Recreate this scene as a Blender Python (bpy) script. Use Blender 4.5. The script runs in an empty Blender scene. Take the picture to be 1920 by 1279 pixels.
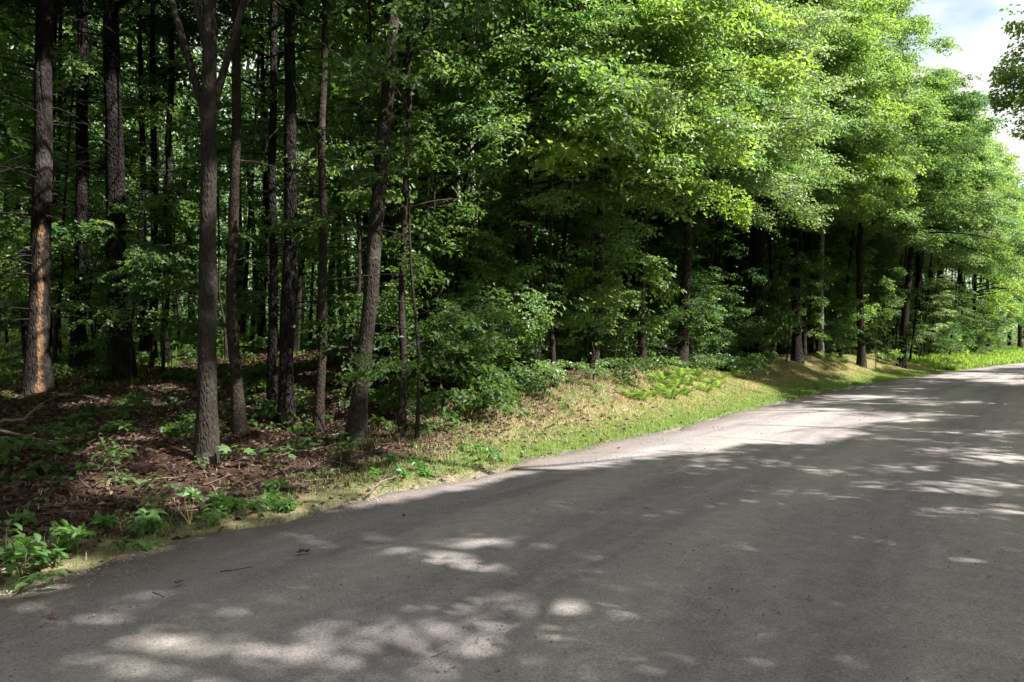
import bpy, math, random
import numpy as np
from mathutils import Vector

# ------------------------------------------------------------------ camera, light, exposure
scene = bpy.context.scene
COL = scene.collection
CAM_H = 1.6
LENS = 28.0
F = 1920 * LENS / 36.0                      # focal length in photograph pixels
cam_data = bpy.data.cameras.new("camera")
cam = bpy.data.objects.new("camera", cam_data)
COL.objects.link(cam)
cam_data.lens = LENS
cam_data.sensor_width = 36
cam_data.clip_start = 0.05
cam_data.clip_end = 3000
cam.location = (0, 0, CAM_H)
cam.rotation_euler = (math.radians(90), 0, 0)
scene.camera = cam

SUN_AZ, SUN_EL = math.radians(114), math.radians(48)
S = np.array([math.sin(SUN_AZ) * math.cos(SUN_EL), math.cos(SUN_AZ) * math.cos(SUN_EL), math.sin(SUN_EL)])
sun_data = bpy.data.lights.new("sun", 'SUN')
sun_data.energy = 5.0
sun_data.angle = math.radians(0.53)
sun_data.color = (1.0, 0.955, 0.88)
sun = bpy.data.objects.new("sun", sun_data)
COL.objects.link(sun)
sun.rotation_euler = Vector(S).to_track_quat('Z', 'Y').to_euler()
sun.location = tuple(S * 60)

scene.view_settings.view_transform = 'Standard'
scene.view_settings.look = 'None'
scene.view_settings.gamma = 1
scene.view_settings.exposure = 1.6

world = bpy.data.worlds.new("World")
scene.world = world
world.use_nodes = True
wn, wl = world.node_tree.nodes, world.node_tree.links
wn.clear()
w_out = wn.new('ShaderNodeOutputWorld')
w_sky = wn.new('ShaderNodeTexSky')
w_sky.sky_type = 'NISHITA'
w_sky.sun_disc = False
w_sky.sun_elevation = SUN_EL
w_sky.sun_rotation = SUN_AZ
w_bg = wn.new('ShaderNodeBackground')
w_bg.inputs['Strength'].default_value = 0.09
w_cl = wn.new('ShaderNodeBackground')
w_cl.inputs['Color'].default_value = (1.0, 0.99, 0.97, 1)
w_cl.inputs['Strength'].default_value = 0.42
w_tc = wn.new('ShaderNodeTexCoord')
w_map = wn.new('ShaderNodeMapping')
w_map.inputs['Scale'].default_value = (1, 1, 2.2)
w_map.inputs['Location'].default_value = (0.35, 0.1, 0.2)
w_no = wn.new('ShaderNodeTexNoise')
w_no.inputs['Scale'].default_value = 3.4
w_no.inputs['Detail'].default_value = 7
w_no.inputs['Roughness'].default_value = 0.55
w_ra = wn.new('ShaderNodeValToRGB')
w_ra.color_ramp.elements[0].position = 0.30
w_ra.color_ramp.elements[1].position = 0.47
w_mx = wn.new('ShaderNodeMixShader')
wl.new(w_tc.outputs['Generated'], w_map.inputs['Vector'])
wl.new(w_map.outputs['Vector'], w_no.inputs['Vector'])
wl.new(w_no.outputs['Fac'], w_ra.inputs['Fac'])
wl.new(w_ra.outputs['Color'], w_mx.inputs['Fac'])
wl.new(w_sky.outputs['Color'], w_bg.inputs['Color'])
wl.new(w_bg.outputs[0], w_mx.inputs[1])
wl.new(w_cl.outputs[0], w_mx.inputs[2])
wl.new(w_mx.outputs[0], w_out.inputs['Surface'])

cy = scene.cycles
cy.max_bounces = 6
cy.diffuse_bounces = 2
cy.glossy_bounces = 2
cy.transmission_bounces = 4
cy.transparent_max_bounces = 4
cy.caustics_reflective = False
cy.caustics_refractive = False
cy.sample_clamp_indirect = 2.5
cy.sample_clamp_direct = 1.3
cy.use_adaptive_sampling = True
cy.adaptive_threshold = 0.02
cy.use_denoising = True
try:
    cy.denoiser = 'OPENIMAGEDENOISE'
    cy.denoising_input_passes = 'RGB_ALBEDO_NORMAL'
    cy.denoising_prefilter = 'ACCURATE'
except Exception:
    pass

rng = np.random.default_rng(11)


# ------------------------------------------------------------------ the lie of the land
def smooth(a, b, x):
    t = np.clip((x - a) / (b - a), 0, 1)
    return t * t * (3 - 2 * t)


EDGE = np.array([(-70, -150), (-24, -42), (-11.5, -13.3), (-5.4, -0.4), (-3.07, 4.78), (-2.30, 6.3), (-1.30, 8.05),
                 (0.27, 10.3), (3.4, 14.9), (7.56, 21.3), (14.0, 30.4), (28.2, 47.8), (39.5, 60.5), (58, 78), (110, 120), (330, 300)], float)


def catmull(P, n):
    out = []
    Q = np.vstack([2 * P[0] - P[1], P, 2 * P[-1] - P[-2]])
    for i in range(1, len(Q) - 2):
        u = np.linspace(0, 1, n, endpoint=False)[:, None]
        a, b, c, d = Q[i - 1], Q[i], Q[i + 1], Q[i + 2]
        l = np.linalg.norm(c - b)
        m1 = (c - a) / (np.linalg.norm(c - a)) * l
        m2 = (d - b) / (np.linalg.norm(d - b)) * l
        out.append((2 * u**3 - 3 * u**2 + 1) * b + (u**3 - 2 * u**2 + u) * m1 + (-2 * u**3 + 3 * u**2) * c + (u**3 - u**2) * m2)
    return np.vstack(out + [P[-1:]])


EC = catmull(EDGE, 26)
ET = np.concatenate([[0], np.cumsum(np.linalg.norm(np.diff(EC, axis=0), axis=1))])
ET -= ET[np.argmin(np.abs(EC[:, 1] - 10.3))]
TAN = np.gradient(EC, axis=0)
TAN /= np.linalg.norm(TAN, axis=1)[:, None]
ROAD_W = 7.6


def st(x, y):
    """signed distance from the left road edge (positive into the wood) and distance along the road"""
    x = np.atleast_1d(np.asarray(x, float)); y = np.atleast_1d(np.asarray(y, float))
    s = np.empty(x.shape); t = np.empty(x.shape)
    for i in range(0, len(x), 20000):
        px, py = x[i:i + 20000, None], y[i:i + 20000, None]
        k = np.argmin((px - EC[:, 0])**2 + (py - EC[:, 1])**2, axis=1)
        dx, dy = px[:, 0] - EC[k, 0], py[:, 0] - EC[k, 1]
        s[i:i + 20000] = -(dx * TAN[k, 1] - dy * TAN[k, 0])
        t[i:i + 20000] = ET[k] + dx * TAN[k, 0] + dy * TAN[k, 1]
    return s, t


def xy(s, t):
    s = np.atleast_1d(np.asarray(s, float)); t = np.atleast_1d(np.asarray(t, float))
    ex, ey = np.interp(t, ET, EC[:, 0]), np.interp(t, ET, EC[:, 1])
    tx, ty = np.interp(t, ET, TAN[:, 0]), np.interp(t, ET, TAN[:, 1])
    l = np.hypot(tx, ty); tx /= l; ty /= l
    return ex - ty * s, ey + tx * s


def bumps(x, y):
    return (0.06 * np.sin(1.1 * x + 0.7 * y) + 0.05 * np.sin(-0.8 * x + 1.7 * y + 1.3) + 0.03 * np.sin(2.9 * x + 2.1 * y + 0.4)
            + 0.02 * np.sin(5.3 * x - 4.1 * y) + 0.016 * np.sin(7.1 * x + 8.3 * y + 2))


def ground_z(x, y):
    x = np.atleast_1d(np.asarray(x, float)); y = np.atleast_1d(np.asarray(y, float))
    s, t = st(x, y)
    A = 0.14 + 0.70 * smooth(-1, 8, t) - 0.42 * np.exp(-((t - 17.5) / 2.2)**2) - 0.25 * smooth(30, 45, t)
    w = 3.2 + 0.8 * smooth(-2, 6, t)
    z = A * smooth(0.35, w, s) + 0.062 * np.clip(s - 1.5, 0, 20) * (1 - 0.35 * smooth(2, 10, t)) + 0.06 * np.clip(s - 24, 0, 130)
    z = z + bumps(x, y) * smooth(0.6, 4, s)
    r = -(s + ROAD_W)
    z = z + 0.35 * smooth(0.4, 4, r) + 0.03 * np.clip(r - 3, 0, 25) + bumps(x, y) * smooth(0.6, 4, r)
    inside = (s < 0.25) & (s > -ROAD_W - 0.25)
    return np.where(inside, -0.09, z - 0.02 * smooth(0.6, 0.25, s) * (s > 0))


def road_z(s):
    u = (s + ROAD_W / 2) / (ROAD_W / 2)
    return 0.015 + 0.05 * (1 - np.clip(u, -1, 1)**2)


def gz(x, y):
    return float(ground_z(x, y)[0])


def ray(px, py):
    return np.array([(px - 960) / F, 1.0, -(py - 639.5) / F])


def at(px, py, dmax=90.0):
    """where the line of sight through a photograph point meets the ground"""
    d = ray(px, py)
    D = np.arange(2.0, dmax, 0.04)
    z = ground_z(d[0] * D, D)
    z = np.where(z < -0.05, 0.03, z)
    hit = np.where(CAM_H + d[2] * D <= z)[0]
    k = hit[0] if len(hit) else len(D) - 1
    return np.array([d[0] * D[k], D[k], z[k]])


def proj(P):
    P = np.asarray(P)
    y = np.where(P[..., 1] > 0.05, P[..., 1], 0.05)
    return 960 + F * P[..., 0] / y, 639.5 - F * (P[..., 2] - CAM_H) / y, P[..., 1]


# ------------------------------------------------------------------ where the sun comes through the canopy
def in_poly(px, py, poly):
    c = np.zeros(px.shape, bool)
    n = len(poly)
    for i in range(n):
        x0, y0 = poly[i]; x1, y1 = poly[(i + 1) % n]
        if y0 == y1:
            continue
        cond = ((y0 > py) != (y1 > py)) & (px < (x1 - x0) * (py - y0) / (y1 - y0) + x0)
        c ^= cond
    return c


SUNNY = [
    [(640, 935), (720, 890), (790, 800), (880, 775), (960, 745), (1150, 738), (1230, 700), (1420, 690), (1450, 722), (1490, 748),
     (1560, 757), (1700, 765), (1850, 771), (1780, 782), (1660, 784), (1600, 792), (1640, 803), (1560, 822), (1420, 822), (1330, 836),
     (1180, 846), (1100, 862), (1010, 868), (900, 898), (790, 912)],
    [(1545, 668), (1590, 668), (1660, 716), (1610, 722), (1570, 700)],
    [(1500, 745), (1640, 728), (1760, 727), (1700, 736), (1560, 748)],
    [(1790, 690), (1830, 660), (1920, 630), (1920, 676), (1850, 690)],
]
SUNNY = [np.array(p, float) for p in SUNNY]
DAPPLED = np.array([(0, 1090), (0, 1000), (150, 975), (300, 920), (420, 880), (560, 860), (700, 850), (760, 840), (690, 890), (600, 930), (420, 972), (250, 1020), (130, 1065)], float)
FLECKS = [(985, 1055, 45, 11), (880, 1033, 40, 11), (780, 1010, 50, 8), (320, 1092, 45, 15), (560, 1078, 34, 11), (265, 1205, 70, 16), (350, 1180, 60, 12), (250, 1185, 120, 22), (460, 1210, 70, 24), (600, 1210, 60, 20), (740, 1140, 70, 20), (900, 1130, 60, 16), (1010, 1180, 60, 20),
          (670, 1165, 60, 24), (850, 1195, 80, 34), (1150, 1133, 36, 15), (1210, 1228, 70, 24), (380, 1240, 46, 14), (1480, 1165, 70, 18), (1640, 900, 40, 7),
          (1880, 885, 60, 9), (1750, 945, 60, 8), (1620, 995, 50, 8), (1230, 1085, 50, 8), (1720, 1262, 80, 18), (1860, 800, 50, 5), (1780, 835, 50, 5), (1880, 850, 60, 6),
          (1040, 930, 40, 6), (1820, 700, 40, 3), (1880, 712, 50, 3), (1760, 748, 60, 3), (1700, 866, 50, 5), (1800, 905, 60, 6), (1900, 930, 40, 7), (1560, 870, 40, 5),
          (110, 950, 30, 12), (290, 880, 26, 10), (470, 900, 40, 14), (400, 930, 40, 16), (180, 900, 20, 9), (60, 830, 20, 8), (200, 800, 18, 7), (500, 820, 26, 9), (620, 890, 40, 12)]
_rf = np.random.default_rng(123)
for _i in range(22):
    _y = 930 + 350 * _rf.random(); _rx = (18 + 45 * _rf.random()) * (0.5 + 0.5 * (_y - 900) / 380)
    FLECKS.append((1920 * _rf.random(), _y, _rx, _rx * (0.22 + 0.2 * _rf.random())))
# sunlit spots above the ground: photograph point, distance, radius
SPOTS3 = [(75, 455, 14, .3), (74, 520, 14, .25), (70, 610, 14, .32), (66, 700, 14, .35), (404, 790, 9, .4), (402, 850, 9, .42), (400, 740, 9, .3), (684, 560, 11.5, .4), (680, 610, 11.5, .4),
          (676, 655, 11.5, .3), (664, 720, 11.5, .2), (766, 440, 12.3, .3), (765, 500, 12.3, .3), (764, 610, 12.3, .22), (894, 230, 18.5, .5), (892, 300, 18.5, .5), (893, 380, 18.5, .4), (856, 160, 19, .45),
          (448, 320, 11.4, .4), (538, 150, 16.1, .5), (316, 330, 20.1, .5), (1010, 598, 15.5, .7), (960, 610, 15, .6), (930, 590, 15, .5), (1350, 602, 24, .7), (1720, 530, 38, 1.6), (215, 325, 17.2, .4),
          (120, 580, 19, .3), (1614, 600, 36, .5), (1538, 620, 34.6, .4), (620, 670, 26, 1.4), (700, 690, 24, 1.0), (340, 710, 20, 1.2), (480, 700, 20, 1.2),
          (40, 1030, 5.6, .3), (120, 1040, 5.6, .3), (450, 845, 9.2, .3), (520, 850, 9.2, .3), (180, 850, 9, .25), (150, 760, 10, .25), (230, 70, 16, .5), (30, 180, 16, .5), (650, 130, 12, .6), (560, 330, 14, .5)]
for _i in range(20):
    _s, _t = _rf.uniform(1.6, 11), _rf.uniform(-7, 4)
    _x, _y = xy(_s, _t)
    _z = gz(_x[0], _y[0]) + (0.1 if _rf.random() < 0.7 else _rf.uniform(.5, 4))
    if _y[0] > 4:
        _a, _b, _c = proj(np.array([_x[0], _y[0], _z]))
        SPOTS3.append((float(_a), float(_b), float(_c), float(_rf.uniform(.18, .4))))
for _i in range(34):
    _s, _t = _rf.uniform(4, 17), _rf.uniform(-6, 8)
    _x, _y = xy(_s, _t)
    if _y[0] > 6:
        _a, _b, _c = proj(np.array([_x[0], _y[0], gz(_x[0], _y[0]) + _rf.uniform(1.2, 7.5)]))
        SPOTS3.append((float(_a), float(_b), float(_c), float(_rf.uniform(.3, .75))))
SPOT_P = np.array([ray(a, b) * d + np.array([0, 0, CAM_H]) for a, b, d, r in SPOTS3])
SPOT_R = np.array([r for a, b, d, r in SPOTS3])


def keep_leaf(P, slack=1.0):
    """leaves standing between the sun and a sunny patch are thinned out"""
    keep = np.ones(len(P), bool)
    G = P - S * ((P[:, 2:3] - 0.15) / S[2])
    px, py, d = proj(G)
    sg = (np.interp(G[:, 1], EC[:, 1], EC[:, 0]) - G[:, 0]) * np.interp(G[:, 1], EC[:, 1], TAN[:, 1])
    front = (d > 2) & (P[:, 2] > 1.2) & (sg < 4.3)
    for poly in SUNNY:
        keep &= ~(front & in_poly(px, py, poly))
    dap = np.sin(G[:, 0] * 5.1 + 2 * np.sin(G[:, 1] * 2.7)) * np.sin(G[:, 1] * 4.3 + G[:, 0]) > 0.12
    keep &= ~(front & dap & in_poly(px, py, DAPPLED))
    sparse = np.sin(P[:, 0] * 91.7 + P[:, 1] * 57.3 + P[:, 2] * 73.1) < 0.72
    for cx, cy_, rx, ry in FLECKS:
        keep &= ~(front & sparse & ((((px - cx) / (rx * 1.5))**2 + ((py - cy_) / (ry * 1.9))**2) < slack))
    if len(P) == 0:
        return keep
    mid = P.mean(0); ext = np.linalg.norm(P - mid, axis=1).max()
    for T, r in zip(SPOT_P, SPOT_R):
        w = mid - T; aw = w @ S
        if np.linalg.norm(w - aw * S) > r + ext or aw < -ext:
            continue
        V = P - T
        along = V @ S
        off = np.linalg.norm(V - along[:, None] * S, axis=1)
        keep &= ~((along > 0.5) & (off < r))
    return keep


# ------------------------------------------------------------------ building helpers
def tag(o, label=None, cat=None, group=None, kind=None):
    if label: o['label'] = label
    if cat: o['category'] = cat
    if group: o['group'] = group
    if kind: o['kind'] = kind
    return o


def empty(name, loc):
    o = bpy.data.objects.new(name, None)
    COL.objects.link(o)
    o.location = tuple(float(v) for v in loc)
    o.empty_display_size = 0.3
    return o


class MB:
    def __init__(self):
        self.v, self.t, self.q, self.a, self.n = [], [], [], [], 0

    def add(self, v, tris=None, quads=None, attr=None):
        v = np.asarray(v, float)
        if tris is not None and len(tris): self.t.append(np.asarray(tris, np.int64) + self.n)
        if quads is not None and len(quads): self.q.append(np.asarray(quads, np.int64) + self.n)
        self.v.append(v)
        self.a.append(np.zeros(len(v)) if attr is None else np.broadcast_to(np.asarray(attr, float), (len(v),)))
        self.n += len(v)

    def tube(self, path, rad, sides=6, jit=0.0, r=None, attr=None, cap=True):
        path = np.asarray(path, float); rad = np.asarray(rad, float)
        n = len(path)
        T = np.gradient(path, axis=0)
        T /= np.linalg.norm(T, axis=1)[:, None] + 1e-9
        ref = np.where(np.abs(T[:, 2:3]) > 0.8, np.array([[1.0, 0, 0]]), np.array([[0, 0, 1.0]]))
        U = np.cross(T, ref); U /= np.linalg.norm(U, axis=1)[:, None] + 1e-9
        V = np.cross(U, T)
        a = np.linspace(0, 2 * math.pi, sides, endpoint=False)
        rr = rad[:, None] * np.ones((1, sides))
        if jit and r is not None:
            rr = rr * (1 + jit * r.standard_normal((n, sides)))
        ring = path[:, None, :] + rr[..., None] * (np.cos(a)[None, :, None] * U[:, None, :] + np.sin(a)[None, :, None] * V[:, None, :])
        i = np.arange(n - 1)[:, None] * sides
        k = np.arange(sides)[None, :]
        k2 = (k + 1) % sides
        q = np.stack([i + k, i + k2, i + sides + k2, i + sides + k], -1).reshape(-1, 4)
        v = ring.reshape(-1, 3)
        tr = None
        if cap:
            v = np.vstack([v, path[-1:], path[:1]])
            e = (n - 1) * sides
            kk = np.arange(sides); kk2 = (kk + 1) % sides
            tr = np.vstack([np.stack([e + kk, e + kk2, np.full(sides, n * sides)], -1), np.stack([kk2, kk, np.full(sides, n * sides + 1)], -1)])
        self.add(v, tr, q, attr)

    def build(self, name, mats, parent=None, loc=None, smooth_=False, attr_name='tint', mat_idx=None):
        V = np.vstack(self.v) if self.v else np.zeros((0, 3))
        org = np.zeros(3)
        if parent is not None:
            org = np.array(parent.location)
        elif loc is not None:
            org = np.asarray(loc, float)
        V = V - org
        tr = np.vstack(self.t) if self.t else np.zeros((0, 3), np.int64)
        qu = np.vstack(self.q) if self.q else np.zeros((0, 4), np.int64)
        me = bpy.data.meshes.new(name)
        me.vertices.add(len(V))
        me.vertices.foreach_set('co', V.astype(np.float32).ravel())
        me.loops.add(tr.size + qu.size)
        me.loops.foreach_set('vertex_index', np.concatenate([tr.ravel(), qu.ravel()]).astype(np.int32))
        me.polygons.add(len(tr) + len(qu))
        ls = np.concatenate([np.arange(len(tr)) * 3, tr.size + np.arange(len(qu)) * 4]).astype(np.int32)
        me.polygons.foreach_set('loop_start', ls)
        if mat_idx is not None:
            me.polygons.foreach_set('material_index', mat_idx.astype(np.int32))
        me.polygons.foreach_set('use_smooth', np.full(len(ls), bool(smooth_)))
        at_ = me.attributes.new(attr_name, 'FLOAT', 'POINT')
        at_.data.foreach_set('value', np.concatenate(self.a).astype(np.float32) if self.a else np.zeros(0, np.float32))
        me.update()
        me.validate()
        for m in (mats if isinstance(mats, (list, tuple)) else [mats]):
            me.materials.append(m)
        o = bpy.data.objects.new(name, me)
        COL.objects.link(o)
        if parent is not None:
            o.parent = parent
        elif loc is not None:
            o.location = tuple(float(v) for v in org)
        return o


# ------------------------------------------------------------------ materials
def new_mat(name):
    m = bpy.data.materials.new(name)
    m.use_nodes = True
    m.node_tree.nodes.clear()
    return m, m.node_tree.nodes, m.node_tree.links


def rgb(c):
    return (c[0], c[1], c[2], 1)


def mixc(n, l, fac, a, b):
    x = n.new('ShaderNodeMix'); x.data_type = 'RGBA'
    for s_, v in ((0, fac), (6, a), (7, b)):
        if isinstance(v, (int, float)): x.inputs[s_].default_value = v
        elif isinstance(v, tuple): x.inputs[s_].default_value = rgb(v)
        else: l.new(v, x.inputs[s_])
    return x.outputs[2]


def ramp(n, l, src, p0, p1):
    r = n.new('ShaderNodeMapRange'); r.inputs[1].default_value = p0; r.inputs[2].default_value = p1
    l.new(src, r.inputs[0])
    return r.outputs[0]


def noise(n, l, vec, scale, detail=4, rough=0.55):
    t = n.new('ShaderNodeTexNoise'); t.inputs['Scale'].default_value = scale
    t.inputs['Detail'].default_value = detail; t.inputs['Roughness'].default_value = rough
    if vec is not None: l.new(vec, t.inputs['Vector'])
    return t.outputs['Fac']


def leaf_mat(name, a, b, trans=(1.28, 1.38, 0.85), tf=0.5, gloss=0.45, rough=0.5):
    m, n, l = new_mat(name)
    out = n.new('ShaderNodeOutputMaterial')
    at_ = n.new('ShaderNodeAttribute'); at_.attribute_name = 'tint'
    col = mixc(n, l, at_.outputs['Fac'], a, b)
    dif = n.new('ShaderNodeBsdfDiffuse'); l.new(col, dif.inputs['Color'])
    tr = n.new('ShaderNodeBsdfTranslucent')
    mul = n.new('ShaderNodeMix'); mul.data_type = 'RGBA'; mul.blend_type = 'MULTIPLY'; mul.inputs[0].default_value = 1
    l.new(col, mul.inputs[6]); mul.inputs[7].default_value = (trans[0] * 2.3, trans[1] * 2.3, trans[2] * 2.3, 1)
    l.new(mul.outputs[2], tr.inputs['Color'])
    mx = n.new('ShaderNodeMixShader'); mx.inputs[0].default_value = tf
    l.new(dif.outputs[0], mx.inputs[1]); l.new(tr.outputs[0], mx.inputs[2])
    gl = n.new('ShaderNodeBsdfGlossy'); gl.inputs['Roughness'].default_value = rough
    gl.inputs['Color'].default_value = (0.9, 0.95, 1, 1)
    fr = n.new('ShaderNodeFresnel'); fr.inputs['IOR'].default_value = 1.42
    ml = n.new('ShaderNodeMath'); ml.operation = 'MULTIPLY'; ml.inputs[1].default_value = gloss * 2
    l.new(fr.outputs[0], ml.inputs[0])
    mn = n.new('ShaderNodeMath'); mn.operation = 'MINIMUM'; mn.inputs[1].default_value = 0.075
    l.new(ml.outputs[0], mn.inputs[0]); ml = mn
    m2 = n.new('ShaderNodeMixShader')
    l.new(ml.outputs[0], m2.inputs[0]); l.new(mx.outputs[0], m2.inputs[1]); l.new(gl.outputs[0], m2.inputs[2])
    l.new(m2.outputs[0], out.inputs['Surface'])
    return m


def bark_mat(name, dark, light, sc=7.0, patch=None, bump=0.6, lichen=0.25):
    m, n, l = new_mat(name)
    out = n.new('ShaderNodeOutputMaterial')
    tc = n.new('ShaderNodeTexCoord')
    mp = n.new('ShaderNodeMapping'); mp.inputs['Scale'].default_value = (sc, sc, sc * 0.32)
    l.new(tc.outputs['Object'], mp.inputs['Vector'])
    f = noise(n, l, mp.outputs[0], 3.2, 8, 0.65)
    vo = n.new('ShaderNodeTexVoronoi'); vo.inputs['Scale'].default_value = 3.5; vo.feature = 'DISTANCE_TO_EDGE'
    l.new(mp.outputs[0], vo.inputs['Vector'])
    fr = ramp(n, l, f, 0.33, 0.7)
    col = mixc(n, l, fr, dark, light)
    big = noise(n, l, tc.outputs['Object'], 2.1, 5, 0.6)
    col = mixc(n, l, ramp(n, l, big, 0.62 - lichen * 0.3, 0.72), col, tuple(min(1, c * 1.8 + 0.008) for c in light))
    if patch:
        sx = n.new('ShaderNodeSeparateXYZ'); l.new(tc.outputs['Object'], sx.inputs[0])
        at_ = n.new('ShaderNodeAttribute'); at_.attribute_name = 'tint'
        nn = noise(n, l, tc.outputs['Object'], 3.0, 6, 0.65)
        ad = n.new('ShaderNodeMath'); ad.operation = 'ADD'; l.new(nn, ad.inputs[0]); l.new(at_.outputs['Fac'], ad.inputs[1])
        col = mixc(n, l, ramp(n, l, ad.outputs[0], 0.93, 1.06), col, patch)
    bs = n.new('ShaderNodeBsdfPrincipled'); bs.inputs['Roughness'].default_value = 0.92
    bs.inputs['Specular IOR Level'].default_value = 0.2
    l.new(col, bs.inputs['Base Color'])
    ad2 = n.new('ShaderNodeMath'); ad2.operation = 'ADD'
    l.new(f, ad2.inputs[0]); l.new(ramp(n, l, vo.outputs['Distance'], 0, 0.35), ad2.inputs[1])
    bp = n.new('ShaderNodeBump'); bp.inputs['Strength'].default_value = min(1, bump * 1.7); bp.inputs['Distance'].default_value = 0.045
    l.new(ad2.outputs[0], bp.inputs['Height']); l.new(bp.outputs[0], bs.inputs['Normal'])
    l.new(bs.outputs[0], out.inputs['Surface'])
    return m


def flat_mat(name, a, b, rough=0.9, scale=20, spec=0.15, translucent=0.0):
    m, n, l = new_mat(name)
    out = n.new('ShaderNodeOutputMaterial')
    tc = n.new('ShaderNodeTexCoord')
    at_ = n.new('ShaderNodeAttribute'); at_.attribute_name = 'tint'
    col = mixc(n, l, at_.outputs['Fac'], a, b)
    f = noise(n, l, tc.outputs['Object'], scale, 5)
    mu = n.new('ShaderNodeMix'); mu.data_type = 'RGBA'; mu.blend_type = 'MULTIPLY'; mu.inputs[0].default_value = 0.6
    l.new(col, mu.inputs[6]); l.new(ramp(n, l, f, 0.2, 0.75), mu.inputs[7])
    bs = n.new('ShaderNodeBsdfPrincipled'); bs.inputs['Roughness'].default_value = rough
    bs.inputs['Specular IOR Level'].default_value = spec
    l.new(mu.outputs[2], bs.inputs['Base Color'])
    if translucent:
        tr = n.new('ShaderNodeBsdfTranslucent'); l.new(mu.outputs[2], tr.inputs[0])
        mx = n.new('ShaderNodeMixShader'); mx.inputs[0].default_value = translucent
        l.new(bs.outputs[0], mx.inputs[1]); l.new(tr.outputs[0], mx.inputs[2]); l.new(mx.outputs[0], out.inputs['Surface'])
    else:
        l.new(bs.outputs[0], out.inputs['Surface'])
    return m


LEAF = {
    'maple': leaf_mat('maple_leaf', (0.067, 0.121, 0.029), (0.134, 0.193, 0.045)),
    'shaded_maple': leaf_mat('shaded_maple_leaf', (0.034, 0.070, 0.018), (0.078, 0.128, 0.030), trans=(1.15, 1.3, 0.6), gloss=0.25, tf=0.4),  # maple leaf darkened, the shade of the wood put into its colour
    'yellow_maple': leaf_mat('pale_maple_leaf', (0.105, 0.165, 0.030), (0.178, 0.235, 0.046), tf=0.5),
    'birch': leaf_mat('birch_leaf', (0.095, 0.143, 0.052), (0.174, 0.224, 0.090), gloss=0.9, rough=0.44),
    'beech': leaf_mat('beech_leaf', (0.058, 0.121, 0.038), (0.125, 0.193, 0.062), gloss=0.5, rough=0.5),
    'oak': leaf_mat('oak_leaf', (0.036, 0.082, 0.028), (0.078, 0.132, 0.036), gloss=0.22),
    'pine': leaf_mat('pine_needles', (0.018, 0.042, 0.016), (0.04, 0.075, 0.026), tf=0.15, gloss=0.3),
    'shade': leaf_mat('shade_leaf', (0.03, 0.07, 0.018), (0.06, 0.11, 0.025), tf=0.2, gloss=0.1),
    'herb': leaf_mat('herb_leaf', (0.045, 0.115, 0.028), (0.10, 0.185, 0.045)),
    'fern': leaf_mat('fern_leaf', (0.10, 0.155, 0.028), (0.17, 0.23, 0.045), gloss=0.08, rough=0.5),
}
BARK = {
    'pine': bark_mat('pine_bark', (0.010, 0.007, 0.007), (0.030, 0.025, 0.022), 7),
    'pine_sun_patch': bark_mat('sun_patch_pine_bark', (0.010, 0.007, 0.007), (0.032, 0.026, 0.023), 7, patch=(0.20, 0.115, 0.065), bump=0.3),  # orange bark, its sunlit side painted in as a lighter patch
    'maple': bark_mat('maple_bark', (0.015, 0.013, 0.011), (0.049, 0.042, 0.033), 9, bump=0.3, lichen=0.3),
    'young': bark_mat('young_bark', (0.017, 0.013, 0.010), (0.046, 0.036, 0.027), 11, bump=0.25),
    'pale': bark_mat('pale_bark', (0.16, 0.145, 0.135), (0.42, 0.39, 0.37), 5, bump=0.3),
}
DEADWOOD = flat_mat('dead_wood', (0.16, 0.12, 0.09), (0.30, 0.25, 0.21), scale=30)
DARKTWIG = flat_mat('dark_twig', (0.05, 0.035, 0.028), (0.10, 0.075, 0.06), scale=30)


# ------------------------------------------------------------------ ground and road
def axis(lo, a, b, hi, step, n_out):
    mid = np.arange(a, b + 1e-6, step)
    g = np.linspace(0, 1, n_out + 1)[1:]**2.2
    return np.concatenate([(a + (lo - a) * g)[::-1], mid, b + (hi - b) * g])


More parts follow.
